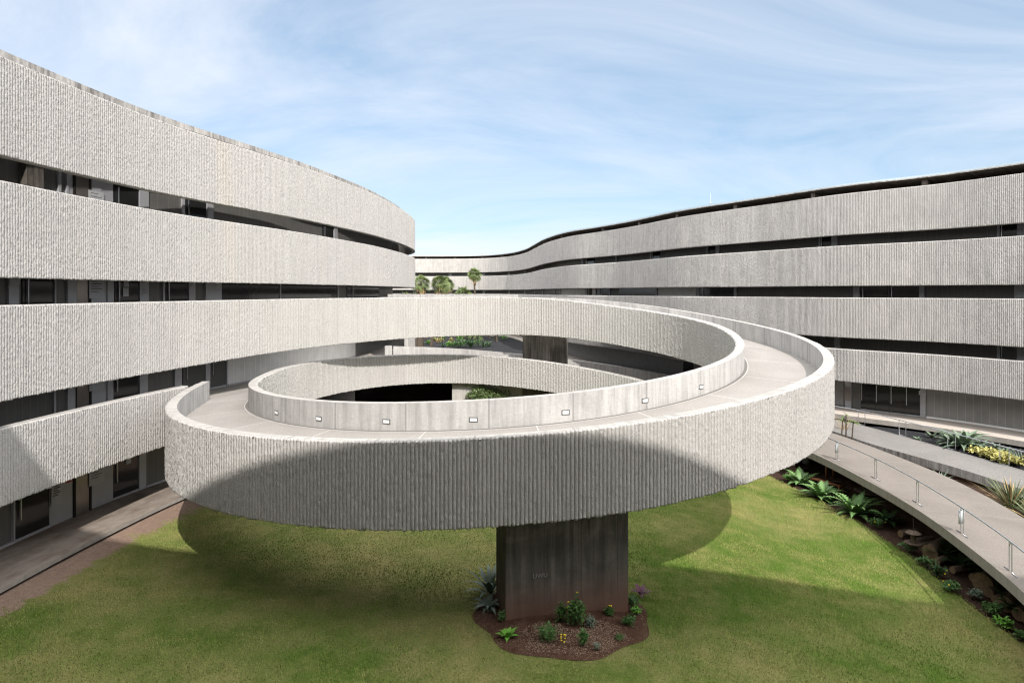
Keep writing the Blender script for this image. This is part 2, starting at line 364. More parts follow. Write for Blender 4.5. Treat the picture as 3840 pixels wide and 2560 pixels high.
class Curve:
    """a smooth plan curve; extra columns (heights) ride along it"""
    def __init__(s, P, ds=.1, sig=1.0, raw=False):
        P = np.asarray(P, float)
        if not raw:
            d = np.concatenate(([0], np.cumsum(np.linalg.norm(np.diff(P[:, :2], axis=0), axis=1))))
            Q = []
            for i in range(len(P) - 1):     # Catmull-Rom, non-uniform tangents
                def tan(j):
                    if j == 0: return (P[1] - P[0]) / (d[1] - d[0])
                    if j == len(P) - 1: return (P[-1] - P[-2]) / (d[-1] - d[-2])
                    a = (P[j] - P[j - 1]) / (d[j] - d[j - 1]); b = (P[j + 1] - P[j]) / (d[j + 1] - d[j]); w = (d[j] - d[j - 1]) / (d[j + 1] - d[j - 1])
                    return a * (1 - w) + b * w
                h = d[i + 1] - d[i]; n = max(2, int(h / ds)); t = np.linspace(0, 1, n, endpoint=False)[:, None]
                Q.append((2 * t**3 - 3 * t**2 + 1) * P[i] + (t**3 - 2 * t**2 + t) * h * tan(i) + (-2 * t**3 + 3 * t**2) * P[i + 1] + (t**3 - t**2) * h * tan(i + 1))
            Q = np.concatenate(Q + [P[-1:]])
            dd = np.concatenate(([0], np.cumsum(np.linalg.norm(np.diff(Q[:, :2], axis=0), axis=1))))
            ss = np.arange(0, dd[-1], ds); Q = np.stack([np.interp(ss, dd, Q[:, c]) for c in range(Q.shape[1])], 1)
            if sig:
                k = int(3 * sig / ds); g = np.exp(-.5 * (np.arange(-k, k + 1) * ds / sig)**2); g /= g.sum()
                pre = 2 * Q[0] - Q[1:k + 1][::-1]; post = 2 * Q[-1] - Q[-k - 1:-1][::-1]
                E = np.concatenate([pre, Q, post]); Q = np.stack([np.convolve(E[:, c], g, 'valid') for c in range(Q.shape[1])], 1)
            P = Q
        s.P = P; s.s = np.concatenate(([0], np.cumsum(np.linalg.norm(np.diff(P[:, :2], axis=0), axis=1)))); s.L = s.s[-1]
        t = np.gradient(P[:, :2], axis=0); t /= np.linalg.norm(t, axis=1)[:, None] + 1e-12
        s.N = np.stack([-t[:, 1], t[:, 0]], 1)
    def at(s, q): return np.stack([np.interp(q, s.s, s.P[:, c]) for c in range(s.P.shape[1])], -1)
    def nrm(s, q):
        n = np.stack([np.interp(q, s.s, s.N[:, 0]), np.interp(q, s.s, s.N[:, 1])], -1)
        return n / np.linalg.norm(n, axis=-1, keepdims=True)
    def off(s, d):
        Q = s.P.copy(); Q[:, :2] += s.N * d; return Curve(Q, raw=True)
    def slice(s, a, b):
        q = np.arange(a, b, .1); return Curve(s.at(np.append(q, b)), raw=True)
RIB = .104
def wall(name, parent, C, side, th, mats, zt=None, zb=None, a=0, b=None, res='near', rough=True, smooth_far=False, amp=.07):
    """a parapet or band: smooth core with a ribbed, hammered outer face. C columns: x, y, ztop, zbottom"""
    b = C.L if b is None else b
    def zz_(p):
        T = p[..., 2] if zt is None else np.full(p.shape[:-1], float(zt)); B = p[..., 3] if zb is None else np.full(p.shape[:-1], float(zb)); return T, B
    q = np.linspace(a, b, max(2, int((b - a) / .22))); P = C.at(q); N = C.nrm(q); T, B = zz_(P)
    n = len(q); In = P[:, :2] - side * N * th; Ot = P[:, :2]
    V = [np.column_stack([Ot, T]), np.column_stack([In, T]), np.column_stack([In, B]), np.column_stack([Ot, B])]
    # each face set gets its own vertices so that its UVs are its own
    vs = []; uvs = []; fs = []; ms = []; base = 0
    def strip(A, Bq, ua, ub, mi):
        nonlocal base
        vs.append(A); vs.append(Bq); uvs.append(np.column_stack([q, ua])); uvs.append(np.column_stack([q, ub]))
        i = np.arange(n - 1) + base; fs.append(np.stack([i, i + 1, i + 1 + n, i + n], 1)); ms.append(np.full(n - 1, mi)); base += 2 * n
    strip(V[0], V[1], T * 0 + 50, T * 0 + 50 + th, 2)
    strip(V[1], V[2], T, B, 1)
    strip(V[2], V[3], T * 0 + 30, T * 0 + 30 + th, 1)
    if not rough: strip(V[0], V[3], T, B, 1)
    for e in (0, -1):
        vs.append(np.array([v[e] for v in V])); uvs.append(np.array([[0, T[e]], [th, T[e]], [th, B[e]], [0, B[e]]]) + np.array([q[e], 0]))
        fs.append(np.array([[base, base + 1, base + 2, base + 3]])); ms.append(np.array([1])); base += 4
    if rough:
        if res == 'near': ph = np.array([0, .26, .30, .50, .74, .97]); sh = np.array([0, 0, .95, 1, .95, .9]); dz = .042
        elif res == 'mid': ph = np.array([0, .32, .38, .94]); sh = np.array([0, 0, 1, .95]); dz = .06
        else: ph = np.array([0, .32, .40, .92]); sh = np.array([0, 0, 1, 1]); dz = .12
        nr = int((b - a) / RIB); i = np.arange(nr)[:, None]
        ss = ((i + ph[None] + (hsh(i.astype(float), 3.0) - .5) * .05 * (sh[None] > .5)) * RIB + a).reshape(-1); shp = np.tile(sh, nr); ri = np.repeat(np.arange(nr), len(ph)).astype(float)
        Pc = C.at(ss); Nc = C.nrm(ss); Tc, Bc = zz_(Pc)
        nz = max(3, int(np.max(Tc - Bc) / dz)); k = np.linspace(0, 1, nz + 1)[None, :]
        Z = Bc[:, None] + (Tc - Bc)[:, None] * k
        br = vnoise(ri[:, None] * 5.37 + .5, Z / .085 + ri[:, None] * .37, 1); b2 = vnoise(ss[:, None] / .022, Z / .036, 2); b3 = vnoise(ss[:, None] / .9, Z / .7, 5)
        D = amp * shp[:, None] * (.62 + .13 * br + .32 * b2 + .05 * (b3 - .5)) + .004 * b2
        Z = Z + (hsh(ri[:, None] * 1.7, k * 97.3) - .5) * dz * .5 * ((k > 0) & (k < 1))
        XY = Pc[:, None, :2] + side * Nc[:, None, :] * D[..., None]
        Vr = np.concatenate([XY, Z[..., None]], -1)
        # closing rows back to the core
        top = np.concatenate([Pc[:, None, :2] - side * Nc[:, None] * .004, Tc[:, None, None] - .0], -1)
        bot = np.concatenate([Pc[:, None, :2] - side * Nc[:, None] * .004, Bc[:, None, None] + .0], -1)
        # ragged tops: rib tops sit a little below the coping
        Vr[:, -1, 2] -= .012 + .03 * hsh(ri, 9.0) * (shp > .5); Vr[:, 0, 2] += (hsh(ri, 4.0) - .3) * .05 * (shp > .5)
        Vr = np.concatenate([bot, Vr, top], 1); nc, nk = Vr.shape[:2]
        uvr = np.stack([np.repeat(ss[:, None], nk, 1), Vr[..., 2]], -1)
        vs.append(Vr.reshape(-1, 3)); uvs.append(uvr.reshape(-1, 2))
        brk = np.repeat((shp > .5)[:, None].astype(float), nk, 1).reshape(-1); brs = base
        ii, jj = np.meshgrid(np.arange(nc - 1), np.arange(nk - 1), indexing='ij'); f0 = (ii * nk + jj + base).reshape(-1)
        fs.append(np.stack([f0, f0 + nk, f0 + nk + 1, f0 + 1], 1)); ms.append(np.zeros(len(f0), int)); base += nc * nk
    at = {'broken': np.concatenate([np.zeros(brs), brk])} if rough else None
    return mk(name, np.concatenate(vs), np.concatenate(fs), mats, np.concatenate(ms), np.concatenate(uvs), parent, attr=at)
def ribbon(name, parent, A, B, mats, th=0, z=None, n=None, attr=None, mi_side=1, nx=1, zf=None, edge=None):
    """slab between two plan curves (arrays with x,y[,z]) of equal length"""
    A = np.asarray(A, float); B = np.asarray(B, float); n = len(A)
    if A.shape[1] == 2: A = np.column_stack([A, np.full(n, z)]); B = np.column_stack([B, np.full(n, z)])
    s = np.concatenate(([0], np.cumsum(np.linalg.norm(np.diff(A[:, :2], axis=0), axis=1))))
    w = np.linalg.norm(A[:, :2] - B[:, :2], axis=1)
    k = np.linspace(0, 1, nx + 1)
    V = (A[:, None] * (1 - k[None, :, None]) + B[:, None] * k[None, :, None]); U = np.stack([np.repeat(s[:, None], nx + 1, 1), w[:, None] * k[None]], -1)
    if zf is not None: V[..., 2] = zf(V[..., 0], V[..., 1])
    V = V.reshape(-1, 3); U = U.reshape(-1, 2)
    ii, jj = np.meshgrid(np.arange(n - 1), np.arange(nx), indexing='ij'); f = (ii * (nx + 1) + jj).reshape(-1)
    F = [np.stack([f, f + nx + 1, f + nx + 2, f + 1], 1)]; Mi = [np.zeros(len(f), int)]; Vs = [V]; Us = [U]; base = len(V)
    if th:
        lo = np.array([0, 0, th])
        for P0, P1, ua, ub in ((A, A - lo, 0, th), (B, B - lo, 0, th), (A - lo, B - lo, 0, 2)):
            Vs += [P0, P1]; Us += [np.column_stack([s, P0[:, 2] if ub == th else s * 0]), np.column_stack([s, P1[:, 2] if ub == th else s * 0 + 2])]
            i = np.arange(n - 1) + base; F.append(np.stack([i, i + 1, i + 1 + n, i + n], 1)); Mi.append(np.full(n - 1, mi_side)); base += 2 * n
        for e in (0, -1):
            Vs.append(np.array([A[e], B[e], B[e] - lo, A[e] - lo])); Us.append(np.array([[0, 0], [2, 0], [2, th], [0, th]])); F.append(np.array([[base, base + 1, base + 2, base + 3]])); Mi.append([mi_side]); base += 4
    at = None
    if edge is not None: at = {'edge': np.concatenate([edge(V), np.zeros(base - len(V))])}
    return mk(name, np.concatenate(Vs), np.concatenate(F), mats, np.concatenate(Mi), np.concatenate(Us), parent, attr=at)
def piece(name, parent, C, s0, s1, d0, d1, z0, z1, m, side=1):
    """a box bent along the curve between arc lengths s0..s1, offsets d0..d1, heights z0..z1"""
    n = max(2, int(abs(s1 - s0) / .5) + 1); q = np.linspace(s0, s1, n); P = C.at(q)[:, :2]; N = C.nrm(q)
    A = P + N * d0; B = P + N * d1
    vs = []; us = []; fs = []; base = 0
    for (X, zx), (Y, zy) in (((A, z0), (A, z1)), ((B, z0), (B, z1)), ((A, z1), (B, z1)), ((A, z0), (B, z0))):
        vs += [np.column_stack([X, np.full(n, zx)]), np.column_stack([Y, np.full(n, zy)])]
        us += [np.column_stack([q, np.full(n, zx)]), np.column_stack([q, np.full(n, zy if zy != zx else zx + abs(d1 - d0))])]
        i = np.arange(n - 1) + base; fs.append(np.stack([i, i + 1, i + 1 + n, i + n], 1)); base += 2 * n
    for e in (0, -1):
        vs.append(np.array([[*A[e], z0], [*B[e], z0], [*B[e], z1], [*A[e], z1]])); us.append(np.array([[0, z0], [.1, z0], [.1, z1], [0, z1]]) + np.array([q[e], 0]))
        fs.append(np.array([[base, base + 1, base + 2, base + 3]])); base += 4
    return mk(name, np.concatenate(vs), np.concatenate(fs), m, None, np.concatenate(us), parent)

FL = (-8.5, -4.8, -1.2, 2.4, 6.0)                 # floor heights
BT = ((-4.0, -6.27), (-.385, -3.2), (3.27, .42), (6.9, 4.0))   # band tops / bottoms, lowest first
# ------------------------------------------------------------ plan curves
facL = Curve([(-15.6, 6), (-15.4, 12), (-15.1, 16), (-14.98, 20), (-14.72, 23.5), (-14.1, 28.1), (-12.65, 33.6), (-11.5, 38), (-10.65, 42.6), (-9.85, 47.6), (-9.4, 53), (-9.2, 60), (-9.45, 66), (-10.6, 72), (-13.5, 78), (-19, 83), (-27, 86)], sig=.8)
glL = facL.off(2.15)
facR = Curve([(44, 14), (38.5, 24), (33.4, 33.2), (29.6, 39.6), (27.1, 43.9), (23.5, 47.6), (20.2, 53.7), (15.6, 62.4), (12.8, 71.5), (10.4, 77.5), (7.7, 83), (4.9, 95), (3.6, 108), (2.2, 121), (-1.5, 134), (-5.5, 139.5), (-11.2, 141.5), (-19.5, 142), (-30, 140), (-42, 135)], sig=1.6)
glR = facR.off(-2.3)
def ring(deg, r): return (-.6 + r * math.cos(R(deg)), 31 + r * math.sin(R(deg)))
def Uc(C):    # bearing of points of a curve as seen from the courtyard's viewing corner
    return C.P[:, 0] / C.P[:, 1]
# one continuous inner wall: third floor parapet of the left wing -> inner parapet of the ramp, two turns
IN = [(-15.6, 6, -.385, -3.2), (-15.4, 12, -.385, -3.2), (-15.1, 16, -.385, -3.2), (-14.98, 20, -.385, -3.2), (-14.72, 23.5, -.385, -3.2), (-14.05, 28.1, -.38, -3.2), (-12.3, 33.2, -.36, -3.05), (-9.3, 37.6, -.33, -2.86), (-5, 40.5, -.31, -2.68)]
for d, r, z, h in ((88, 10.35, -.30, 2.3), (76, 10.35, -.36, 2.25), (62, 10.35, -.60, 2.22), (45, 10.35, -.92, 2.2), (22, 10.35, -1.32, 2.2), (4, 10.35, -1.66, 2.2), (-14, 10.3, -2.06, 2.2), (-29, 10.3, -2.33, 2.2), (-42, 10.3, -2.54, 2.2), (-52, 10.3, -2.70, 2.2), (-67, 10.3, -2.93, 2.2), (-83, 10.3, -3.15, 2.2), (-97, 10.3, -3.30, 2.2), (-118, 10.3, -3.50, 2.2), (-139, 10.3, -3.62, 2.2), (-159, 10.35, -3.70, 2.2), (-180, 10.5, -3.76, 2.2), (-200, 11.4, -3.79, 2.1), (-222, 12.3, -3.81, 1.95), (-240, 12.5, -3.85, 1.82), (-256, 12.3, -3.92, 1.8), (-280, 11.0, -4.15, 1.8), (-298, 10.6, -4.5, 1.8), (-316, 10.7, -4.92, 1.85), (-336, 10.5, -5.3, 1.85)):
    x, y = ring(d, r); IN.append((x, y, z, z - h))
inn = Curve(IN, sig=.9)
OUT = [(.6, 44.7, -.33), (4.3, 43.8, -.42), (8.45, 41.3, -.82), (10.2, 39.5, -1.11), (11.7, 37.1, -1.43), (12.75, 33.9, -1.74), (13.05, 31.06, -1.97), (12.8, 28.2, -2.21), (12, 25.6, -2.42), (10.75, 23.1, -2.57), (8.85, 20.6, -2.76), (6.5, 18.75, -3.0), (4.4, 17.7, -3.2), (1.87, 17.05, -3.42), (.53, 16.95, -3.52), (-1.45, 16.85, -3.63), (-3.2, 16.98, -3.71), (-5.1, 17.45, -3.77), (-7.0, 18.2, -3.81), (-8.7, 19.3, -3.84), (-10.0, 20.5, -3.85), (-11.1, 22.0, -3.86), (-11.95, 23.7, -3.87), (-12.6, 25.6, -3.88), (-13.1, 27.5, -3.89), (-13.45, 29.3, -3.9)]
out = Curve([(a, b, c, c - (2.22 if a > 8 or b < 40 else .95)) for a, b, c in OUT], sig=.7)
out2 = Curve([(-9.1, 48.9, -3.85, -5.5), (-6.5, 49.2, -3.94, -5.6), (-3.82, 48.95, -4.05, -5.7), (1.44, 47.4, -4.38, -6), (5.15, 46.2, -4.69, -6.4), (9.5, 43.0, -5.13, -6.9), (12.2, 38.5, -5.55, -7.3), (12.8, 36, -5.8, -7.5)], sig=.8)

# ------------------------------------------------------------ left wing
LW = empty('school_building', (-18, 30, -8.5), "pale ribbed concrete wing at left, four curved bands rising to the top left corner", "building")
def s_of(C, key, lo, hi):   # arc length at a bearing x/y within a monotone stretch
    q = np.arange(lo, hi, .1); P = C.at(q); b_ = P[:, 0] / P[:, 1]; o_ = np.argsort(b_); return float(np.interp(key, b_[o_], q[o_]))
def bx(u): return (u - 1920) / 2560
MR = [M['ribbed'], M['smooth'], M['coping']]; MA = [M['ribbed_aged'], M['smooth'], M['coping']]
s_tip = s_of(inn, bx(662), 15, 30)       # where the ramp's outer wall meets the facade
wall('parapet', LW, facL, -1, .26, MR, *BT[3], a=4, res='near')
wall('parapet', LW, facL, -1, .26, MR, *BT[2], a=4, res='near')
S_SPLIT = 24.0
wall('parapet', LW, inn, -1, .30, MR, a=4, b=S_SPLIT, res='near')
sDt = float(np.interp(29.2, facL.P[:, 1], facL.s))
wall('parapet', LW, facL, -1, .30, MR, *BT[0], a=4, b=sDt, res='near')
sD2 = float(np.interp(60, facL.P[:, 1], facL.s))
wall('parapet', LW, facL, -1, .26, MR, -3.98, -6.2, a=sD2, b=facL.L, res='far')
wall('parapet', LW, facL, -1, .26, MR, -.385, -3.1, a=float(np.interp(50, facL.P[:, 1], facL.s)), b=facL.L, res='far')
rf = facL.off(.55)
piece('roof', LW, rf, 2, rf.L - 1, 0, 5.5, 7.1, 7.34, [M['fascia']])
piece('roof_underside', LW, rf, 2, rf.L - 1, .3, 1.5, 6.9, 7.098, [M['soffit']])
q = np.arange(0, facL.L, .5); Pq = facL.at(q)[:, :2]; Nq = facL.nrm(q)
for i, z in enumerate(FL[1:4]):
    o = ribbon('floor_slab', LW, Pq + Nq * .27, Pq + Nq * 5, [M['slab'], M['soffit']], .35, z)
for i in range(4):
    zt = FL[i + 1] - .36 if i < 3 else 6.88
    piece('glass_wall', LW, glL, 0, glL.L, .0, .12, FL[i] + .01 if i else -8.49, zt, [M['uglass']])
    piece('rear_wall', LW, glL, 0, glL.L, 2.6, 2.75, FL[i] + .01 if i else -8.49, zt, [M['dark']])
LEFT = {  # level: (kind, u0, u1) bearings of what stands in the gallery wall
    3: [('column', 68, 133, 'dark'), ('frame', 212, 222), ('frame', 243, 250), ('wall_panel', 251, 420), ('lift_door', 277, 327), ('notice_board', 334, 374), ('door', 425, 516), ('frame', 518, 552), ('frame', 678, 688), ('door', 690, 770), ('frame', 773, 795), ('door', 1208, 1248), ('frame', 1250, 1262)],
    2: [('frame', 24, 63), ('door', 80, 196), ('frame', 197, 203), ('frame', 246, 280), ('wall_panel', 280, 395), ('lift_door', 281, 326), ('frame', 396, 420), ('door', 428, 516), ('frame', 518, 552), ('frame', 606, 612), ('door', 615, 700), ('frame', 703, 727), ('frame', 766, 826), ('cafe_glass', 828, 1262), ('frame', 1045, 1049), ('frame', 1262, 1266), ('door', 1300, 1420)],
    1: [('frame', 195, 202), ('frame', 246, 275), ('wall_panel', 276, 395), ('lift_door', 281, 328), ('frame', 396, 418), ('door', 419, 516), ('frame', 518, 548), ('frame', 650, 676), ('door', 684, 765), ('frame', 766, 783), ('door', 785, 844), ('frame', 845, 850)],
    0: [('frame', 42, 48), ('door', 50, 180), ('wall_panel', 181, 420), ('lift_door', 277, 328), ('door', 419, 514), ('frame', 516, 540), ('frame', 538, 541)]}
def gallery(parent, C, spec, lev, lo, hi, d, ztop, pale_from=None):
    z0 = FL[lev] + .012
    for it in spec:
        kind, u0, u1 = it[:3]
        a_, b_ = sorted((s_of(C, bx(u0), lo, hi), s_of(C, bx(u1), lo, hi)))
        if b_ - a_ < .06: b_ = a_ + .06
        sg = -1 if d < 0 else 1
        if kind == 'column': piece('column', parent, C, a_, b_, d * 3.5, d * .2, z0, ztop, [M['pier']])
        elif kind == 'frame': piece('wall_panel', parent, C, a_, b_, d * 1.0, -d * .1, z0, ztop - .003, [M['steel_post']])
        elif kind == 'wall_panel': piece('wall_panel', parent, C, a_, b_, d * .55, -d * .1, z0, ztop - .003, [M['steel_post']])
        elif kind == 'cafe_glass': piece('cafe_window', parent, C, a_, b_, d * .6, -d * .1, z0, ztop - .002, [M['door']])
        elif kind == 'door':
            dr = piece('door', parent, C, a_, b_, d * .5, -d * .1, z0, ztop - .004, [M['door'] if lev != 1 or u0 < 600 else M['door_olive']])
            h = a_ + (b_ - a_) * (.12 if C is glL else .88)
            piece('door_handle', dr, C, h, h + .035, d * 1.3, d * .9, z0 + .7, z0 + 1.9, [M['metal']])
            piece('door_frame', dr, C, a_, b_, d * .85, d * .5, z0, z0 + .09, [M['steel_post']])
        elif kind == 'lift_door':
            dr = piece('lift_door', parent, C, a_, b_, d * .8, d * .5, z0, z0 + 2.15, [M['brushed']])
            piece('lift_frame', dr, C, a_ - .12, a_, d * 1.0, d * .5, z0, z0 + 2.25, [M['dark']])
            piece('lift_frame', dr, C, b_, b_ + .12, d * 1.0, d * .5, z0, z0 + 2.25, [M['dark']])
        elif kind == 'notice_board': piece('wall_panel', parent, C, a_, b_, d * .9, d * .5, z0, z0 + 2.1, [M['steel_post']])
sg_hi = float(np.interp(62, glL.P[:, 1], glL.s))
for lev, sp in LEFT.items(): gallery(LW, glL, sp, lev, 4, sg_hi, -.09, (FL[lev + 1] - .36 if lev < 3 else 6.88))
# pale channel glass past the second floor doors, colour lifted to imitate bounced light
piece('glass_wall', LW, glL, s_of(glL, bx(852), 4, sg_hi), s_of(glL, bx(1330), 4, sg_hi), -.06, -.01, -4.70, -1.57, [M['uglass_pale']])
piece('glass_sill', LW, glL, s_of(glL, bx(852), 4, sg_hi), s_of(glL, bx(1330), 4, sg_hi), -.10, -.061, -4.79, -4.70, [M['steel_post']])
piece('glass_wall', LW, glL, s_of(glL, bx(543), 4, sg_hi), s_of(glL, bx(1560), 4, sg_hi), -.06, -.01, -8.4, -5.2, [M['uglass']])
piece('glass_sill', LW, glL, s_of(glL, bx(543), 4, sg_hi), s_of(glL, bx(1560), 4, sg_hi), -.10, -.061, -8.485, -8.4, [M['steel_post']])
piece('glass_sill', LW, glL, 4, s_of(glL, bx(44), 4, sg_hi), -.10, -.001, -8.485, -8.4, [M['steel_post']])

# ------------------------------------------------------------ spiral ramp
RA = empty('spiral_ramp', (-.6, 31, -8.7), "wide pale concrete spiral ramp on piers over the lawn, ribbed outside and smooth inside", "ramp")
MS = [M['ribbed'], M['smooth'], M['coping']]
wall('inner_parapet', RA, inn, -1, .30, MS, a=S_SPLIT + .001, b=inn.L, res='near')
wall('outer_parapet', RA, out, +1, .30, MS, a=0, b=out.L, res='near', amp=.075)
wall('outer_parapet', RA, out2, +1, .30, MS, a=.6, res='mid')
p0 = out2.at(0.0); piece('end_post', RA, out2, 0.0, .5, -.32, 0, -6, p0[2] + .02, [M['smooth']])
# end post where the outer parapet stops
eq = out.L; piece('end_post', RA, Curve(np.array([out.at(eq), out.at(eq) + np.array([*(out.at(eq)[:2] - out.at(eq - .3)[:2]) * 2.2, 0, 0])]), raw=True), .06, .62, -.30, 0, -6.1, -3.9, [M['smooth']])
def theta(P):
    t = np.degrees(np.arctan2(P[:, 1] - 31, P[:, 0] + .6)); return np.degrees(np.unwrap(np.radians(t)))
oP = np.concatenate([out.off(-.30).P[:, :3], np.array([(-13.75, 29.9, -3.9), (-13.2, 31.5, -3.9), (-12.4, 35, -3.88), (-11.4, 38.5, -3.87), (-10.7, 42, -3.83)]), out2.off(-.30).P[:, :3]])
to = theta(oP); 
iP = inn.off(.30).P[:, :3]; k0 = int(np.argmin(np.abs(iP[:, 0] + 5) + np.abs(iP[:, 1] - 40.7))); iP = iP[k0:]; ti = theta(iP)
T = np.arange(60, -336, -1.0)
ord_o = np.argsort(-to); ord_i = np.argsort(-ti)
di = np.stack([np.interp(-T, -ti[ord_i], iP[ord_i][:, c]) for c in range(3)], 1)
do = np.stack([np.interp(-T, -to[ord_o], oP[ord_o][:, c]) for c in range(3)], 1)
di[:, 2] -= .84; do[:, 2] -= .84
ribbon('ramp_deck', RA, di, do, [M['deck'], M['pier']], .9, nx=2)
fq_ = farp_pts = np.array([(-9.2, 51.0), (-4, 50.2), (.5, 48.6)])
ribbon('bridge_deck', RA, np.column_stack([fq_ + (0, -1.6), np.full(3, -1.2)]), np.column_stack([fq_ + (0, -.1), np.full(3, -1.2)]), [M['deck'], M['pier']], 1.3)
mbw = MB(); mbw.box((-7.2, 46.9, -7.4), (7.4, .25, 3.0), R(-8)); mbw.build('dark_backdrop', [M['dark']], RA)  # added dark panel standing in for the unlit interior below the ramp
# recessed wall lights in the inner parapet
sF = None
fq = inn.off(.30); qs = np.arange(S_SPLIT, inn.L, .05); Pf = fq.at(qs); thf = theta(Pf[:, :3]); thf = thf + (360 if thf[0] < 90 else 0)
front = (thf < 8) & (thf > -176)
for u in (1037, 1196, 1450, 1777, 2122, 2419, 2630, 2739):
    cand = qs[front]; bb = Pf[front][:, 0] / Pf[front][:, 1]; s_ = float(cand[np.argmin(np.abs(bb - bx(u)))])
    p = fq.at(s_); zc = p[2] - .56
    fr = piece('wall_light', RA, fq, s_ - .13, s_ + .13, -.01, .012, zc - .075, zc + .075, [M['door_olive']])
    piece('light_lens', fr, fq, s_ - .10, s_ + .10, .012, .02, zc - .045, zc + .045, [M['white_paint']])
# piers
def pier(name, a, b, th, z0, z1a, z1b, m, parent):
    a = np.array(a, float); b = np.array(b, float); t = (b - a) / np.linalg.norm(b - a); n = np.array([-t[1], t[0]]) * th; L = np.linalg.norm(b - a)
    c = [a, b, b + n, a + n]; V = []; U = []; F = []; k = 0
    bev = .03
    for i in range(4):
        p, q_ = c[i], c[(i + 1) % 4]; l = np.linalg.norm(q_ - p); zp = z1a if i in (0, 3) else z1b; zq = z1b if (i + 1) % 4 in (1, 2) else z1a
        V += [[*p, z0], [*q_, z0], [*q_, zq], [*p, zp]]; o0 = i * 7.3; U += [[o0, 0], [o0 + l, 0], [o0 + l, zq - z0], [o0, zp - z0]]; F.append((k, k + 1, k + 2, k + 3)); k += 4
    V += [[*c[0], z1a], [*c[1], z1b], [*c[2], z1b], [*c[3], z1a]]; U += [[0, 0], [1, 0], [1, 1], [0, 1]]; F.append((k, k + 1, k + 2, k + 3))
    return mk(name, V, np.array(F), [m], None, U, parent)
P1 = pier('pier', (-.17, 17.95), (3.2, 18.8), 1.1, -9.2, -4.6, -4.4, M['pier'], RA)
pier('pier', (.68, 43.3), (3.42, 42.9), 1.3, -9.2, -1.5, -1.7, M['pier'], RA)
pier('pier', (-3.8, 43.32), (4.2, 43.6), .45, -9.2, -5.2, -5.6, M['pier_light'], RA)
# far parapet of the bridge at the back of the ramp
farp = Curve([(-9.2, 51, -.155, -2.6), (-4, 50.2, -.155, -2.6), (.5, 48.6, -.16, -2.6)], sig=.5)
wall('outer_parapet', RA, farp, +1, .3, MS, res='far')
farq = Curve([(1.2, 50.5, -.10, -2.6), (5, 58, -.12, -2.6)], sig=.3)

# scratched letters on the pier
def text_on(name, txt, loc, size, rz, m, parent=None, ext=.002, rx=90):
    cu = bpy.data.curves.new(name, 'FONT'); cu.body = txt; cu.size = size; cu.extrude = ext; cu.align_x = 'CENTER'; cu.align_y = 'CENTER'
    o = bpy.data.objects.new(name, cu); COL.objects.link(o)
    dg = bpy.context.evaluated_depsgraph_get(); me = bpy.data.meshes.new_from_object(o.evaluated_get(dg)); bpy.data.objects.remove(o)
    o = bpy.data.objects.new(name, me); COL.objects.link(o); me.materials.clear(); me.materials.append(m)
    o.location = loc; o.rotation_euler = (R(rx), 0, rz); return par(o, parent)
M['scratch'] = plain('scratch', (.20, .19, .18), .8)
pang = math.atan2(.85, 3.37)
text_on('scratched_letters', 'UWU', (.55 + .2, 18.12, -7.52), .17, pang, M['scratch'], RA)

# ------------------------------------------------------------ right wing
RW = empty('school_building', (24, 60, -8.5), "grey ribbed concrete wing at right that sweeps back behind the palms", "building")
sRn = 0.0
sRmid = float(np.interp(-60, -facR.P[:, 1][::-1], facR.s[::-1]))
sR60 = float(facR.s[np.argmin(np.abs(facR.P[:, 1] - 58) + (facR.P[:, 0] < 0) * 99)])
for i, (t_, b_) in enumerate(BT):
    wall('parapet', RW, facR, +1, .26, MA, t_, b_, a=6, b=sR60, res='mid')
    wall('parapet', RW, facR, +1, .26, MA, t_, b_, a=sR60 + .001, b=facR.L, res='far')
rfR = facR.off(-.15)
piece('roof', RW, rfR, 3, rfR.L - 1, -6, .30, 7.39, 7.46, [M['fascia']])
qz = np.arange(3, rfR.L - 1, .5); pz_ = rfR.at(qz)[:, :2]; nz_ = rfR.nrm(qz)
ribbon('roof_underside', RW, np.column_stack([pz_ + nz_ * .28, np.full(len(qz), 7.386)]), np.column_stack([pz_ - nz_ * 1.9, np.full(len(qz), 7.0)]), [M['brown_soffit']])
piece('roof_edge_glass', RW, rfR, 3, rfR.L - 1, .22, .25, 7.462, 7.58, [plain('edge_glass', (.35, .42, .47), .2, 0, .5, .1)])
for k in range(9):
    s_ = 12 + k * 7.6; piece('roof_bracket', RW, rfR, s_, s_ + .35, -1.7, -.2, 6.95, 7.385, [M['brown_soffit']])
for k in range(12):
    s_ = 84 + k * 6; 
    if s_ < rfR.L - 2: piece('roof_bracket', RW, rfR, s_, s_ + .35, -1.7, -.2, 6.95, 7.385, [M['brown_soffit']])
q = np.arange(0, facR.L, .8); Pq = facR.at(q)[:, :2]; Nq = facR.nrm(q)
for z in FL[1:4]: ribbon('floor_slab', RW, Pq - Nq * .27, Pq - Nq * 6, [M['slab'], M['soffit']], .35, z)
for i in range(4):
    zt = FL[i + 1] - .36 if i < 3 else 6.88
    piece('glass_wall', RW, glR, 0, glR.L, -.12, 0, FL[i] + .012 if i else -8.49, zt, [M['uglass']])
piece('top_wall', RW, facR.off(-1.9), 0, facR.L, -.12, 0, 6.0, 7.0, [M['dark']])
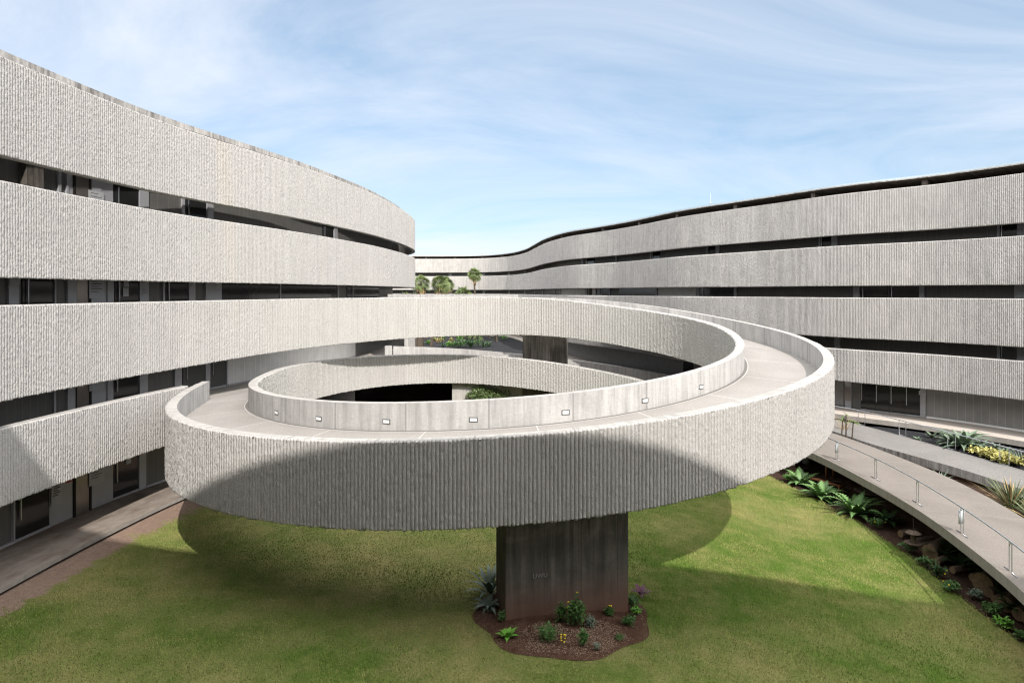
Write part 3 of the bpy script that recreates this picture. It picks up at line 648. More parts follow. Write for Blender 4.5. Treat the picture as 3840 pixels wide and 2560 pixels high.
RIGHT = {3: [('frame', 2650, 2653), ('door', 2655, 2684), ('frame', 2686, 2700), ('frame', 3073, 3079), ('door', 3080, 3118), ('frame', 3120, 3143), ('frame', 3741, 3751), ('door', 3753, 3816), ('frame', 3817, 3850), ('frame', 2440, 2446), ('door', 2447, 2475), ('frame', 2310, 2316), ('door', 2200, 2230), ('frame', 2180, 2190)],
         2: [('frame', 2615, 2626), ('door', 2627, 2752), ('frame', 2754, 2765), ('frame', 3201, 3226), ('door', 3228, 3330), ('door', 3334, 3446), ('frame', 3448, 3468), ('frame', 3806, 3850), ('frame', 2034, 2040), ('frame', 2098, 2104), ('frame', 2198, 2204), ('door', 2210, 2215), ('lift_door', 2222, 2236), ('frame', 2240, 2252), ('door', 2254, 2285), ('frame', 2286, 2290), ('cafe_glass', 2322, 2460), ('frame', 2461, 2466)],
         1: [('frame', 3131, 3151), ('frame', 3741, 3752), ('door', 3754, 3815), ('frame', 3816, 3850)],
         0: [('frame', 3171, 3194), ('door', 3229, 3282), ('door', 3284, 3336), ('door', 3338, 3394), ('door', 3396, 3450), ('frame', 3452, 3473), ('door', 2560, 2600)]}
lo_, hi_ = 6, float(facR.s[np.argmin(np.abs(facR.P[:, 1] - 100) + (facR.P[:, 0] < 2) * 99)])
for lev, sp in RIGHT.items(): gallery(RW, glR, sp, lev, lo_, hi_, .09, (FL[lev + 1] - .36 if lev < 3 else 6.88))
for lev in (1, 2, 3):        # posts of the far stretch
    for k in range(8):
        s_ = hi_ + 14 + k * 7.5
        if s_ < glR.L - 2: piece('wall_panel', RW, glR, s_, s_ + .7, -.01, .09, FL[lev] + .012, FL[lev + 1] - .363 if lev < 3 else 6.87, [M['steel_post']])
piece('glass_wall', RW, glR, s_of(glR, bx(3600), 4, hi_) - 8, s_of(glR, bx(3476), lo_, hi_), .01, .06, -8.38, -5.17, [M['uglass_mid']])
piece('glass_sill', RW, glR, 4, s_of(glR, bx(3476), lo_, hi_), .061, .12, -8.488, -8.38, [M['white_paint']])
piece('glass_wall', RW, glR, s_of(glR, bx(3165), 4, hi_), s_of(glR, bx(2700), lo_, hi_), .01, .06, -8.38, -5.17, [M['uglass_mid']])
piece('glass_wall', RW, glR, s_of(glR, bx(2612), 4, hi_), s_of(glR, bx(2470), lo_, hi_), .01, .05, -1.19, 2.03, [M['uglass_pale']])
piece('glass_wall', RW, glR, s_of(glR, bx(2196), 4, hi_), s_of(glR, bx(2106), lo_, hi_), .01, .05, -1.19, 2.03, [M['uglass_pale']])
# bridge deck to the right wing, widened to shade; near-black colour paints deep shade
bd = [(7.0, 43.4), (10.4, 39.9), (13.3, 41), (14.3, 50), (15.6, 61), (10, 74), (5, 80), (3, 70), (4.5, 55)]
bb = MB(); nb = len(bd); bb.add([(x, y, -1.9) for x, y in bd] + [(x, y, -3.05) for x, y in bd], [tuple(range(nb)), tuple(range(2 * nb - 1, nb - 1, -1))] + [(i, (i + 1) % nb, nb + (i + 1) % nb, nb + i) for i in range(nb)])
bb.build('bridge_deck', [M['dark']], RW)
mb = MB(); mb.tube([(18.6, 64, 7.6), (18.6, 64, 9.25)], .02, 6); mb.box((18.6, 64, 8.35), (.12, .12, .16)); mb.build('lightning_rod', [M['metal']], RW)

# ------------------------------------------------------------ the wing behind the camera (casts the courtyard's shadow)
BW = empty('school_building', (5, -12, -8.5), "concrete wing behind the viewer that shades the near courtyard", "building")
edge = Curve([(-22, 11), (-18.5, 8), (-15, 5), (-12, 2.7), (-9.6, .75), (-7.7, -.65), (-6.5, -1.35), (-4.8, -2.1), (-1.2, -3.2), (2, -3.5), (7, -3.4), (9.5, -3.35), (14, -3.6), (19.5, -4.2), (24.7, -5.1), (40, -8)], sig=.6)
zt0 = 15.2
for z1, z2 in ((zt0, 11.2), (10.5, 7.6), (6.9, 4.0), (3.27, .42), (-.385, -3.2), (-4, -6.3)):
    wall('parapet', BW, edge, +1, .26, MR, z1, z2, res='far')
piece('glass_wall', BW, edge, 0, edge.L, -2.4, -2.1, -8.5, zt0 - .1, [M['uglass']])
piece('roof', BW, edge, 0, edge.L, -9, -.27, zt0 - .5, zt0 - .2, [M['fascia']])

# ------------------------------------------------------------ ground, lawn, paths
def hgt(x, y):
    a = np.interp(x, [-60, 1.5, 4.5, 13.2, 17.2, 19.0, 22.2, 24.3, 60], [-8.72, -8.72, -9.02, -10.38, -10.5, -9.75, -9.6, -9.02, -8.95])
    w = np.clip((np.asarray(y) - 41) / 5, 0, 1); w = w * w * (3 - 2 * w)
    w = w * np.clip((19.5 - np.asarray(x)) / 2, 0, 1) + np.clip((np.asarray(y) - 47) / 4, 0, 1) * (1 - np.clip((19.5 - np.asarray(x)) / 2, 0, 1))
    return a * (1 - w) + (-8.72) * w
gx = np.concatenate([[-3000, -400, -100], np.arange(-45, 46, 1.0), [100, 400, 3000]]); gy = np.concatenate([[-3000, -300, -60], np.arange(-20, 60, 1.0), [70, 90, 120, 160, 400, 3000]])
XX, YY = np.meshgrid(gx, gy, indexing='ij'); ZZ = hgt(XX, YY) - .07
ii, jj = np.meshgrid(np.arange(len(gx) - 1), np.arange(len(gy) - 1), indexing='ij'); f = (ii * len(gy) + jj).reshape(-1)
tag(mk('ground', np.stack([XX, YY, ZZ], -1).reshape(-1, 3), np.stack([f, f + len(gy), f + len(gy) + 1, f + 1], 1), [M['soil']]), kind='structure')
# lawn
LWN_L = np.array([(12.0, -14.9), (16, -14.7), (20.4, -14.2), (24, -14.0), (28, -13.1), (30, -12.3), (33, -10.8), (36, -8.5), (40, -4)])
LWN_R = np.array([(8.0, 13.6), (12, 14.4), (16, 14.9), (20.2, 15.15), (22.85, 15.3), (27, 15.75), (31.5, 15.75), (35, 15.3), (38.9, 14.5), (40, 14.2)])
ly = np.arange(9, 40.01, .25)
lx0 = np.interp(ly, LWN_L[:, 0], LWN_L[:, 1]) - .9; lx1 = np.interp(ly, LWN_R[:, 0], LWN_R[:, 1])
def lawn_edge(x, y): return np.clip(1.0 - (x - np.interp(y, LWN_L[:, 0], LWN_L[:, 1])) / 1.35, 0, 1) * 1.05
tag(ribbon('lawn', None, np.column_stack([lx0, ly, lx0 * 0]), np.column_stack([lx1, ly, lx1 * 0]), [M['lawn']], nx=60, zf=lambda x, y: hgt(x, y) + .0,
           edge=lambda V: lawn_edge(V[:, 0], V[:, 1])), kind='structure')
# planting bed round the pier
def bed_r(an): return 1 + .05 * math.sin(3 * an + 1) + .04 * math.sin(7 * an)
BC = (1.33, 18.5); bang = pang
def bed_pt(an, k):
    x = 2.38 * k * math.cos(an) * bed_r(an); y = 2.08 * k * math.sin(an) * bed_r(an) - .12
    return BC[0] + x * math.cos(bang) - y * math.sin(bang), BC[1] + x * math.sin(bang) + y * math.cos(bang)
bv = []; bf = []; na = 96; nk = 12
for k in range(nk + 1):
    for a_ in range(na):
        an = 2 * math.pi * a_ / na; kk = k / nk; x, y = bed_pt(an, kk)
        bv.append((x, y, float(hgt(x, y)) + .012 + .10 * (1 - (k / nk)**3) + .05 * float(vnoise(np.array(x * 4), np.array(y * 4), 3)) * (k < nk)))
for k in range(nk):
    for a_ in range(na): bf.append((k * na + a_, k * na + (a_ + 1) % na, (k + 1) * na + (a_ + 1) % na, (k + 1) * na + a_))
tag(mk('planting_bed', bv, np.array(bf), [M['red_soil']]), kind='structure')
# grass blades
NG = 420000
gy_ = rng.uniform(9.5, 39.8, NG); t_ = rng.uniform(0, 1, NG); a0 = np.interp(gy_, LWN_L[:, 0], LWN_L[:, 1]); a1 = np.interp(gy_, LWN_R[:, 0], LWN_R[:, 1]) + .12
gx_ = a0 + (a1 - a0) * t_
e_ = lawn_edge(gx_, gy_) + (vnoise(gx_ * 2.2, gy_ * 2.2, 8) - .5) * 1.2
ca, sa = math.cos(-bang), math.sin(-bang); dx, dy = gx_ - BC[0], gy_ - BC[1]; bxx = dx * ca - dy * sa; byy = dx * sa + dy * ca + .12
an_ = np.arctan2(byy / 2.08, bxx / 2.38); rr = np.sqrt((bxx / 2.38)**2 + (byy / 2.08)**2) / (1 + .05 * np.sin(3 * an_ + 1) + .04 * np.sin(7 * an_))
keep = (e_ < .5 + .25 * rng.uniform(-1, 1, NG)) & (rr > .95 + .09 * rng.uniform(-1, 1, NG)**3 + .08 * (vnoise(gx_ * 5, gy_ * 5, 9) - .5)) & (np.hypot(gx_ + .6, gy_ - 31) > 0)
gx_, gy_ = gx_[keep], gy_[keep]; n = len(gx_); gz = hgt(gx_, gy_) - .005
h = rng.uniform(.025, .055, n) * (.8 + .7 * vnoise(gx_ * .8, gy_ * .8, 4)); w = rng.uniform(.007, .015, n); an = rng.uniform(0, 2 * np.pi, n); lx = rng.normal(0, .018, n); lyy = rng.normal(0, .018, n)
V = np.stack([np.stack([gx_ - w * np.cos(an), gy_ - w * np.sin(an), gz], 1), np.stack([gx_ + w * np.cos(an), gy_ + w * np.sin(an), gz], 1), np.stack([gx_ + lx, gy_ + lyy, gz + h], 1)], 1).reshape(-1, 3)
tint = np.repeat(np.clip(rng.normal(.12, .15, n), 0, .6), 3)
tag(mk('grass', V, np.arange(3 * n).reshape(-1, 3), [M['grass']], attr={'tint': tint}), "short mown green and straw coloured grass covering the courtyard", "grass", kind='stuff')
# walkway along the left wing
qw = np.arange(2, facL.L - 1, .5); Pw = facL.at(qw)[:, :2]; Nw = facL.nrm(qw)
tag(ribbon('walkway', None, Pw + Nw * 6, Pw - Nw * .32, [M['walkway'], M['slab']], .13, -8.5, nx=3), kind='structure')
tag(ribbon('shadow_gap_footing', None, Pw + Nw * 2, Pw - Nw * .22, [M['dark'], M['dark']], .5, -8.64), kind='structure')  # near-black sides stand in for the shadow gap under the slab
qw = np.arange(2, facR.L - 1, .6); Pw = facR.at(qw)[:, :2]; Nw = facR.nrm(qw)
tag(ribbon('walkway', None, Pw - Nw * 6, Pw + Nw * .75, [M['white_walk'], M['slab']], .32, -8.5, nx=3), kind='structure')
# black gravel beds
qg = np.arange(2, 60, .6); Pg = facR.at(qg)[:, :2]; Ng = facR.nrm(qg); Bq = Pg + Ng * .7; Aq = Pg + Ng * 7.5
tag(ribbon('gravel_bed', None, np.column_stack([Bq, Bq[:, :1] * 0]), np.column_stack([Aq, Aq[:, :1] * 0]), [M['black_gravel']], nx=12, zf=lambda x, y: hgt(x, y) + .03 + .03 * vnoise(x * 3, y * 3, 6)), kind='structure')
yy = np.arange(52, 143, 1.5)
gL = np.interp(yy, [52, 60, 66, 72, 80, 86, 143], [-11.5, -11.2, -11.5, -12.5, -16, -30, -44]); 
oR = np.argsort(facR.P[:, 1]); mR = facR.P[oR]; gR = np.interp(yy, mR[:, 1], mR[:, 0]) - .5
tag(ribbon('gravel_bed', None, np.column_stack([gL, yy, yy * 0]), np.column_stack([gR, yy, yy * 0]), [M['black_gravel']], nx=30, zf=lambda x, y: -8.68 + .12 * vnoise(x * .5, y * .5, 6)), kind='structure')
# the two garden paths
def rs(P, n=60, sig=.6):
    c = Curve(P, sig=sig); return c.at(np.linspace(0, c.L, n))[:, :2]
pA = rs([(11.5, 51), (14.0, 46), (15.7, 41), (16.25, 37), (16.4, 31), (16.25, 27.5), (15.65, 23.5), (14.75, 19.5), (13.2, 15.5), (11.5, 12)]); pB = rs([(17, 52), (19.0, 46), (20.0, 41), (20.4, 36.5), (20.45, 31), (19.7, 26.2), (18.6, 21.5), (17, 17), (15.0, 12.5), (13.5, 10)])
tag(ribbon('path', None, pA, pB, [M['path'], M['slab']], .36, -8.70, nx=4), kind='structure')
qA = rs([(17.5, 53), (19.6, 47.5), (20.6, 43.5), (21.1, 40), (21.9, 37), (22.6, 34.4), (23.05, 30.6), (23, 26), (22.4, 21)]); qB = rs([(20.5, 54), (22.3, 49), (23.4, 45.8), (24.2, 42.3), (24.8, 38.7), (25.4, 35.2), (25.9, 31), (26, 26.5), (25.6, 21)])
tag(ribbon('path', None, qA, qB, [M['path_grey'], M['fascia']], .42, -8.90, nx=4), kind='structure')
tag(ribbon('path_footing', None, qA * .93 + qB * .07, qB * .9 + qA * .1, [M['soffit'], M['pier']], .8, -9.321), kind='structure')
tag(ribbon('path_footing', None, pA * .35 + pB * .65, pB * .95 + pA * .05, [M['soffit'], M['pier']], 1.8, -9.061), kind='structure')

# ------------------------------------------------------------ handrails
def rail(label, base, z, h, double, gap, grp):
    c = Curve(base, sig=.5); e = empty('handrail', (*base[0], z), label, 'handrail', grp)
    mb = MB(); qq = np.linspace(0, c.L, 60); P = c.at(qq); N = c.nrm(qq)
    mb.tube([(p[0], p[1], z + h) for p in P], .028, 8); mb.build('rail', [M['metal']], e, True)
    return e, c
baseA = [(15.9, 41.5), (16.6, 38.8), (16.85, 35.4), (16.95, 31.8), (16.7, 28.1), (16.2, 24.6), (15.5, 21.2), (14.6, 18.2), (13.3, 15)]
eA, cA = rail("steel handrail bolted along the lawn edge of the brown curved path", baseA, -8.7, .95, False, 0, 'handrails')
def stanchion(e, c, s0, z, h, foot=.34):
    mb = MB(); p = c.at(s0)[:2]; n = c.nrm(s0); t = np.array([n[1], -n[0]])
    for k in (-.09, .09):
        a = p + t * k; sg = 1 if k > 0 else -1
        mb.tube([(*(a + t * sg * 0 - n * .0 + (-n if side_in < 0 else n) * 0), z + h - .02), (*(a - n * .0), z + h - .16), (*(a), z + .05), (*(a), z + .02), (*(a + t * sg * foot), z + .02)], .017, 6)
    mb.tube([(*(p - t * .09), z + h - .16), (*(p + t * .02), z + h - .02)], .017, 6)
    return mb.build('stanchion', [M['metal']], e)
side_in = 1
for bp in baseA[2:8] + [baseA[1]]:
    stanchion(eA, cA, float(cA.s[np.argmin(np.hypot(cA.P[:, 0] - bp[0], cA.P[:, 1] - bp[1]))]), -8.7, .95)
baseB = [(22.0, 49), (23.5, 45.8), (24.2, 42.3), (24.9, 38.7), (25.4, 35.2), (25.9, 31.8), (26.1, 28), (26, 24)]
eB, cB = rail("thin steel handrail between the grey path and the black gravel bed", baseB, -8.9, .93, True, 0, 'handrails')
for bp in baseB[1:7]:
    s0 = float(cB.s[np.argmin(np.hypot(cB.P[:, 0] - bp[0], cB.P[:, 1] - bp[1]))]); mb = MB(); z = -8.9
    a = cB.at(s0 - .28)[:2]; b = cB.at(s0 + .28)[:2]
    mb.tube([(*a, z + .92), (*a, z + .06), (*(a * .93 + b * .07), z + .02), (*(b * .93 + a * .07), z + .02), (*b, z + .06), (*b, z + .92)], .018, 6)
    mb.build('stanchion', [M['metal']], eB)
for k, (bp, lb) in enumerate((((16.85, 35.4), "pale flat box hung on the handrail post nearest the ramp"), ((16.2, 24.6), "pale flat box hung on the handrail post near the right frame edge"))):
    s0 = float(cA.s[np.argmin(np.hypot(cA.P[:, 0] - bp[0], cA.P[:, 1] - bp[1]))]); p = cA.at(s0)[:2]; n = cA.nrm(s0)
    mb = MB(); mb.box((p[0] + .04, p[1] + .1, -8.7 + .62), (.30, .05, .52), math.atan2(n[1], n[0]) + R(40)); 
    tag(mb.build('rail_box', [M['bucket']]), lb, 'box', 'boxes on the handrail')

# ------------------------------------------------------------ plants
def leaf(L, w, bend=.6, fold=.25, lobes=0, n=7, tip=.0, up=.8):
    """one leaf along +x starting at elevation `up`, bending down; returns verts (rows of 3) and faces"""
    V = []; F = []; x = z = 0.0; el = up
    rows = n if not lobes else lobes * 2 + 1
    for i in range(rows + 1):
        t = i / rows; ww = w * (math.sin(math.pi * min(1, t * .85 + .12))**.8) * (1 - t**4) if not tip else w * (1 - t)**.7
        if lobes: ww *= (1.0 if i % 2 else .30)
        V += [(x + (.10 * L / max(1, lobes) if lobes and i % 2 else 0), -ww / 2, z + fold * ww / 2), (x, 0, z), (x + (.10 * L / max(1, lobes) if lobes and i % 2 else 0), ww / 2, z + fold * ww / 2)]
        st = L / rows; x += st * math.cos(el); z += st * math.sin(el); el -= bend * 2 / rows * (.4 + 1.2 * t)
    for i in range(rows):
        a = i * 3; F += [(a, a + 1, a + 4, a + 3), (a + 1, a + 2, a + 5, a + 4)]
    return np.array(V), F
def place(V, az, loc, roll=0.0):
    c, s_ = math.cos(az), math.sin(az); return np.stack([V[:, 0] * c - V[:, 1] * s_ + loc[0], V[:, 0] * s_ + V[:, 1] * c + loc[1], V[:, 2] + loc[2]], 1)
def rosette(name, label, cat, loc, n, L, w, mt, up=(.3, 1.3), bend=.6, lobes=0, group=None, fold=.25, dead=None, tip=0, r0=.03):
    mb = MB(); 
    for i in range(n):
        t = i / n; az = i * 2.39996 + random.uniform(-.2, .2); e = up[0] + (up[1] - up[0]) * t + random.uniform(-.1, .1); l = L * random.uniform(.75, 1.1) * (.7 + .3 * math.sin(math.pi * t))
        V, F = leaf(l, w * random.uniform(.8, 1.15), bend * random.uniform(.6, 1.3), fold, lobes, up=e, tip=tip)
        mi = 1 if (dead and random.random() < dead) else 0
        mb.add(place(V, az, (loc[0] + r0 * math.cos(az), loc[1] + r0 * math.sin(az), loc[2])), F, mi, tint=random.uniform(0, .25))
    return tag(mb.build(name, [M[mt], M['palm_dry']]), label, cat, group)
def shrub(name, label, cat, loc, rx, rz, n, ls, mt, group=None, flower=None, seed=None, stems=True):
    mb = MB(); fl_ = []
    for i in range(n):
        v = np.random.default_rng(int(loc[0] * 97 + loc[1] * 13 + i)).normal(size=3); v /= np.linalg.norm(v); r = random.uniform(.35, 1)**.6
        clump = .75 + .35 * math.sin(v[0] * 5 + loc[0]) * math.cos(v[1] * 4 + loc[1])
        p = (loc[0] + v[0] * rx * r * clump, loc[1] + v[1] * rx * r * clump, loc[2] + rz * (.5 + .5 * v[2] * r * clump))
        V, F = leaf(ls * random.uniform(.6, 1.3), ls * .5, .5, .3, n=3, up=random.uniform(-.2, 1.1))
        mb.add(place(V, random.uniform(0, 6.28), p), F, 0, tint=random.uniform(0, .3))
    if stems:
        for i in range(5):
            a = random.uniform(0, 6.28); mb.tube([(loc[0], loc[1], loc[2] - .02), (loc[0] + rx * .6 * math.cos(a), loc[1] + rx * .6 * math.sin(a), loc[2] + rz * .7)], .008, 4, mi=0)
    if flower:
        for i in range(flower):
            a = random.uniform(0, 6.28); f_ = MB(); f_.box((loc[0] + rx * .9 * math.cos(a), loc[1] + rx * .9 * math.sin(a), loc[2] + rz * random.uniform(.4, 1)), (.05, .05, .02), a); fl_.append(f_)
    ob = tag(mb.build(name, [M[mt]]), label, cat, group)
    for q_ in fl_: q_.build('flower', [M['yellow_flower']], ob)
    return ob
def G(x, y, d=0.0): return (x, y, float(hgt(x, y)) + d)
def gp(u, v, z):  # courtyard point under a sight line at height z
    y = -z * 2560 / (v - 1095); return ((u - 1920) / 2560 * y, y)
def gg(u, v, d=0.0):
    z = -8.8
    for _ in range(12): x, y = gp(u, v, z); z = float(hgt(x, y)) + d
    return (x, y, z)
BG = 'plants in the bed round the pier'
def gb(u, v): p = gg(u, v, .09); return p
x, y, z = gb(1868, 2215); rosette('bromeliad', "grey spiky bromeliad clump at the left side of the pier", 'plant', (-.62, 19.6, z), 26, 1.15, .13, 'leaf_grey', (.25, 1.35), .75, group=BG)
rosette('fern', "low fine leaved fern below the spiky bromeliad, left of pier", 'plant', (-.62, 18.75, z), 22, .62, .16, 'leaf_grey', (.15, .9), .7, lobes=9, group=BG)
x, y, z = gb(1903, 2385); rosette('broadleaf_plant', "small bright green broad leaved plant at the pier's left front corner", 'plant', (x, y, z), 12, .34, .15, 'lime', (.2, 1.1), .5, group=BG)
for u, v, rx, rz, n, ls, lb, mt, fl in (
    (2052, 2400, .33, .42, 420, .06, "round feathery dark green bush in front of the pier", 'leaf', 0),
    (2103, 2335, .20, .55, 190, .09, "slim upright leafy shrub beside the round feathery bush", 'leaf', 0),
    (2160, 2350, .30, .80, 420, .10, "tallest leafy shrub growing against the front of the pier", 'leaf', 3),
    (2188, 2420, .16, .40, 150, .09, "trailing green sprig hanging forward from the tallest shrub", 'leaf', 0),
    (2213, 2352, .18, .32, 200, .06, "small grey green bush with tiny mauve flowers before the pier", 'leaf_grey', 0),
    (2284, 2310, .16, .28, 140, .08, "little dark shrub close to the right half of the pier foot", 'leaf', 2),
    (2358, 2345, .24, .30, 260, .07, "low mounded bush near the right front corner of the bed", 'leaf', 0),
    (2372, 2275, .20, .34, 220, .08, "bright green bush at the right edge of the pier", 'leaf', 0),
    (2385, 2298, .18, .14, 80, .10, "flat leafy weed just below the bush at the pier's right edge", 'lime', 0),
    (1882, 2330, .14, .30, 90, .07, "thin scraggly seedling at the pier's left foot", 'leaf', 0),
    (2238, 2435, .10, .18, 60, .06, "small grey sprig low at the front of the bed", 'leaf_grey', 0),
    (2325, 2395, .18, .12, 90, .05, "patch of tiny green creeper near the lower right bed rim", 'leaf', 0),
    (1690, 2300, .0, .0, 0, 0, '', '', 0)):
    if n: 
        x, y, z = gb(u, v); shrub('shrub', lb, 'shrub', (x, y, z), rx, rz, n, ls, mt, BG, fl)
x, y, z = gb(2112, 2420); mb = MB()
for i in range(9): mb.box((x + random.uniform(-.06, .06), y + random.uniform(-.06, .06), z + random.uniform(.1, .3)), (.035, .035, .02), i, 0)
mb.tube([(x, y, z), (x, y, z + .28)], .005, 4, mi=1); tag(mb.build('yellow_flowers', [M['yellow_flower'], M['leaf']]), "tiny cluster of yellow flowers beside the round feathery bush", 'flowers')
x, y, z = gb(2353, 2190); rosette('purple_plant', "small purple leaved plant behind the right edge of the pier", 'plant', (3.75, 20.0, z), 9, .42, .12, 'leaf', (.2, 1.1), .6, group=BG).data.materials[0] = M['purple']
mb = MB(); x, y, z = gb(1990, 2368); mb.tube([(x - .1, y, z + .01), (x, y, z + .05), (x + .1, y, z + .01)], [.03, .075, .03], 7); tag(mb.build('stone', [M['red_soil']]), "flat reddish stone lying on the bark chips before the pier", 'stone')

# bark chips strewn over the bed
mb_v = []; nc_ = 5200; kk_ = 0
for i in range(nc_):
    an = random.uniform(-2.6, .9); k_ = random.uniform(.35, .95); x, y = bed_pt(an, k_)
    if float(vnoise(np.array(x * 1.3), np.array(y * 1.3), 12)) < .45: continue
    z = float(hgt(x, y)) + .03 + .10 * (1 - k_**3) + .045 * random.random(); a = random.uniform(0, 6.28); l = random.uniform(.012, .035); w_ = random.uniform(.004, .010)
    c_, s_ = math.cos(a), math.sin(a); mb_v += [(x - c_ * l, y - s_ * l, z), (x + s_ * w_, y - c_ * w_, z + .006), (x + c_ * l, y + s_ * l, z + .01), (x - s_ * w_, y + c_ * w_, z + .006)]; kk_ += 1
tag(mk('bark_chips', mb_v, np.arange(4 * kk_).reshape(-1, 4), [plain('bark_chip', (.34, .24, .17), .9, nz=.5, scale=30)]), "pale bark chips strewn over the red soil around the pier", 'bark chips', kind='stuff')
# right border: big jagged leaved plants, shrubs, logs
for k, (u, v, L, n, lb) in enumerate(((2985, 1815, 1.25, 20, "leafy artichoke like plant nearest the ramp in the border"), (3060, 1868, 1.5, 26, "middle one of the three big jagged leaved plants at the lawn edge"), (3190, 1930, 1.75, 30, "largest dark jagged leaved plant spreading over the lawn edge"))):
    x, y, z = gg(u, v); e = rosette('cardoon', lb, 'plant', (x + .25, y, z), n, L, .50, 'cardoon', (.35, 1.3), .65, lobes=11, group='big jagged leaved plants', fold=.2)
BGD = 'low plants along the lawn border'
for k, (u, v, rx, rz, n, ls, mt, lb) in enumerate((
    (2945, 1800, .35, .3, 110, .16, 'lime', "low bright green clump beside the cut log by the ramp"),
    (3102, 1880, .4, .35, 120, .13, 'leaf', "low green filler between the two largest jagged plants"),
    (3272, 1975, .45, .38, 190, .11, 'leaf', "leafy clump with an orange flower just past the largest jagged plant"),
    (3395, 2065, .5, .35, 230, .11, 'leaf', "spreading leafy clump in front of the thick upright log"),
    (3450, 2120, .45, .35, 200, .11, 'leaf', "leafy clump downhill of the thick log's front"),
    (3500, 2160, .4, .42, 200, .12, 'leaf_dark', "dark leafy clump dotted with small orange flowers"),
    (3545, 2215, .45, .38, 220, .11, 'leaf', "leafy clump before the biggest sawn log"),
    (3640, 2240, .35, .3, 150, .10, 'leaf_grey', "pale leaved creeper below the biggest sawn log"),
    (3700, 2300, .45, .36, 220, .11, 'leaf', "leafy clump between the sawn log and the right frame edge"),
    (3745, 2350, .35, .3, 140, .12, 'lime', "light green weed with curved stalks near the right frame edge"),
    (3815, 2400, .3, .25, 110, .13, 'leaf', "lowest small plant of the border at the right frame edge"))):
    x, y, z = gg(u, v); shrub('border_plant', lb, 'plant', (x + .18, y, z), rx * .85, rz, n + 40, ls, mt, BGD, 2 if k in (2, 5, 6) else 0)
BGM = 'dark split leaf plants under the path'
for k, (u, v, L, lb) in enumerate(((3310, 1955, .9, "shaded split leaf plant right behind the largest jagged plant"), (3520, 2085, 1.0, "shaded split leaf plant below the hanging bird feeder"), (3590, 2125, .9, "shaded split leaf plant at the middle of the dark border"), (3710, 2190, 1.0, "shaded split leaf plant behind the biggest sawn log"), (3790, 2290, .9, "shaded split leaf plant closest to the right frame edge"))):
    x, y, z = gg(u, v, .25); rosette('split_leaf_plant', lb, 'plant', (x + .35, y + .3, float(hgt(x + .35, y + .3)) + .1), 13, L, .42, 'leaf_dark', (.5, 1.3), .8, lobes=5, group=BGM)
def log(label, a, b, r, group='logs along the lawn border', name='log'):
    mb = MB(); a = np.array(a, float); b = np.array(b, float); k = 7
    pts = [a + (b - a) * t for t in np.linspace(0, 1, k)]; rs_ = [r * random.uniform(.94, 1.06) for _ in range(k)]
    mb.tube(pts, rs_, 14, 0, True, 1); return tag(mb.build(name, [M['log_bark'], M['cut_wood']]), label, 'log', group)
LG = [(3345, 2010, .16, .9, .5, "short dark log right after the largest jagged plant"), (3400, 2040, .17, .8, .3, "shaded log lying behind the leafy clump with the orange flower"), (3418, 2058, .14, 1.0, .8, "small round log stacked above the thick upright log"),
      (3452, 2092, .30, 1.5, 1.2, "thick sawn trunk section in the middle of the border"), (3478, 2110, .13, .9, .9, "thin pale ended log poking out below the thick trunk section"), (3535, 2145, .14, 1.0, .5, "slim log half hidden behind the dark leafy clump"),
      (3610, 2178, .17, .8, .7, "log leaning on the upper side of the biggest sawn log"), (3645, 2215, .34, 1.5, 1.0, "biggest sawn log with ochre cut face at lower right"), (3665, 2232, .17, 1.0, 1.0, "round pale ended log resting against the biggest sawn log"),
      (3690, 2255, .13, 1.0, .9, "thin log below the round pale ended one"), (3728, 2285, .25, 1.3, 1.0, "medium log with mossy cut face near the right frame edge"), (3775, 2320, .22, 1.2, .8, "log with shaded cut face before the last bend of the border"), (3815, 2345, .26, 1.2, .7, "lowest log at the right frame edge"), (2952, 1772, .22, .6, 2.6, "short sawn log standing by the ramp at the top of the lawn")]
for u, v, r, L, a, lb in LG:
    x, y, z = gg(u, v); zz0 = z + r * .9; x += .55
    log(lb, (x - .25, y - .1, zz0), (x - .25 + L * math.cos(a * .5), y - .1 + L * math.sin(a * .5), zz0 + .02), r)
# stepping stones, bench and table in the shade under the path
for i, (u, v) in enumerate(((3000, 1750), (3025, 1752), (3080, 1790), (3130, 1800), (3165, 1830), (3240, 1840), (2975, 1778), (3260, 1850), (2945, 1750))):
    x, y, z = gg(u, v); mb = MB(); mb.tube([(x, y, z), (x, y, z + .07)], [.5, .42], 9); 
    o = tag(mb.build('stepping_stone', [M['stone']]), ["flat stepping stone behind the nearest jagged plant", "flat stepping stone close to the plastic bucket", "flat stepping stone behind the near end of the wooden bench", "flat stepping stone below the wooden table", "flat stepping stone at the far end of the wooden bench", "flat stepping stone just under the path edge past the bench", "flat stepping stone beside the short sawn log", "flat stepping stone above the largest jagged plant", "flat stepping stone half under the ramp's lower edge"][i], 'stone', 'stepping stones')
def furn(name, label, cat, u, v, L, W_, H, rz, leg=.07):
    x, y, z = gg(u, v); e = empty(name, (x, y, z), label, cat); ca, sa = math.cos(rz), math.sin(rz)
    mb = MB(); mb.box((x, y, z + H - .03), (L, W_, .05), rz); mb.build('seat' if cat == 'bench' else 'table_top', [M['bench']], e)
    for a in (-1, 1):
        for b in (-1, 1):
            lx_, ly_ = a * (L / 2 - .1), b * (W_ / 2 - .06); mb = MB(); mb.box((x + lx_ * ca - ly_ * sa, y + lx_ * sa + ly_ * ca, z + (H - .06) / 2), (leg, leg, H - .06), rz); mb.build('leg', [M['bench']], e)
furn('bench', "low reddish wooden bench behind the big jagged plants", 'bench', 3100, 1836, 1.9, .42, .46, R(-62), .07)
furn('wooden_table', "dark reddish wooden table in the shade under the path", 'table', 3180, 1812, 2.4, .7, .95, R(-62), .09)
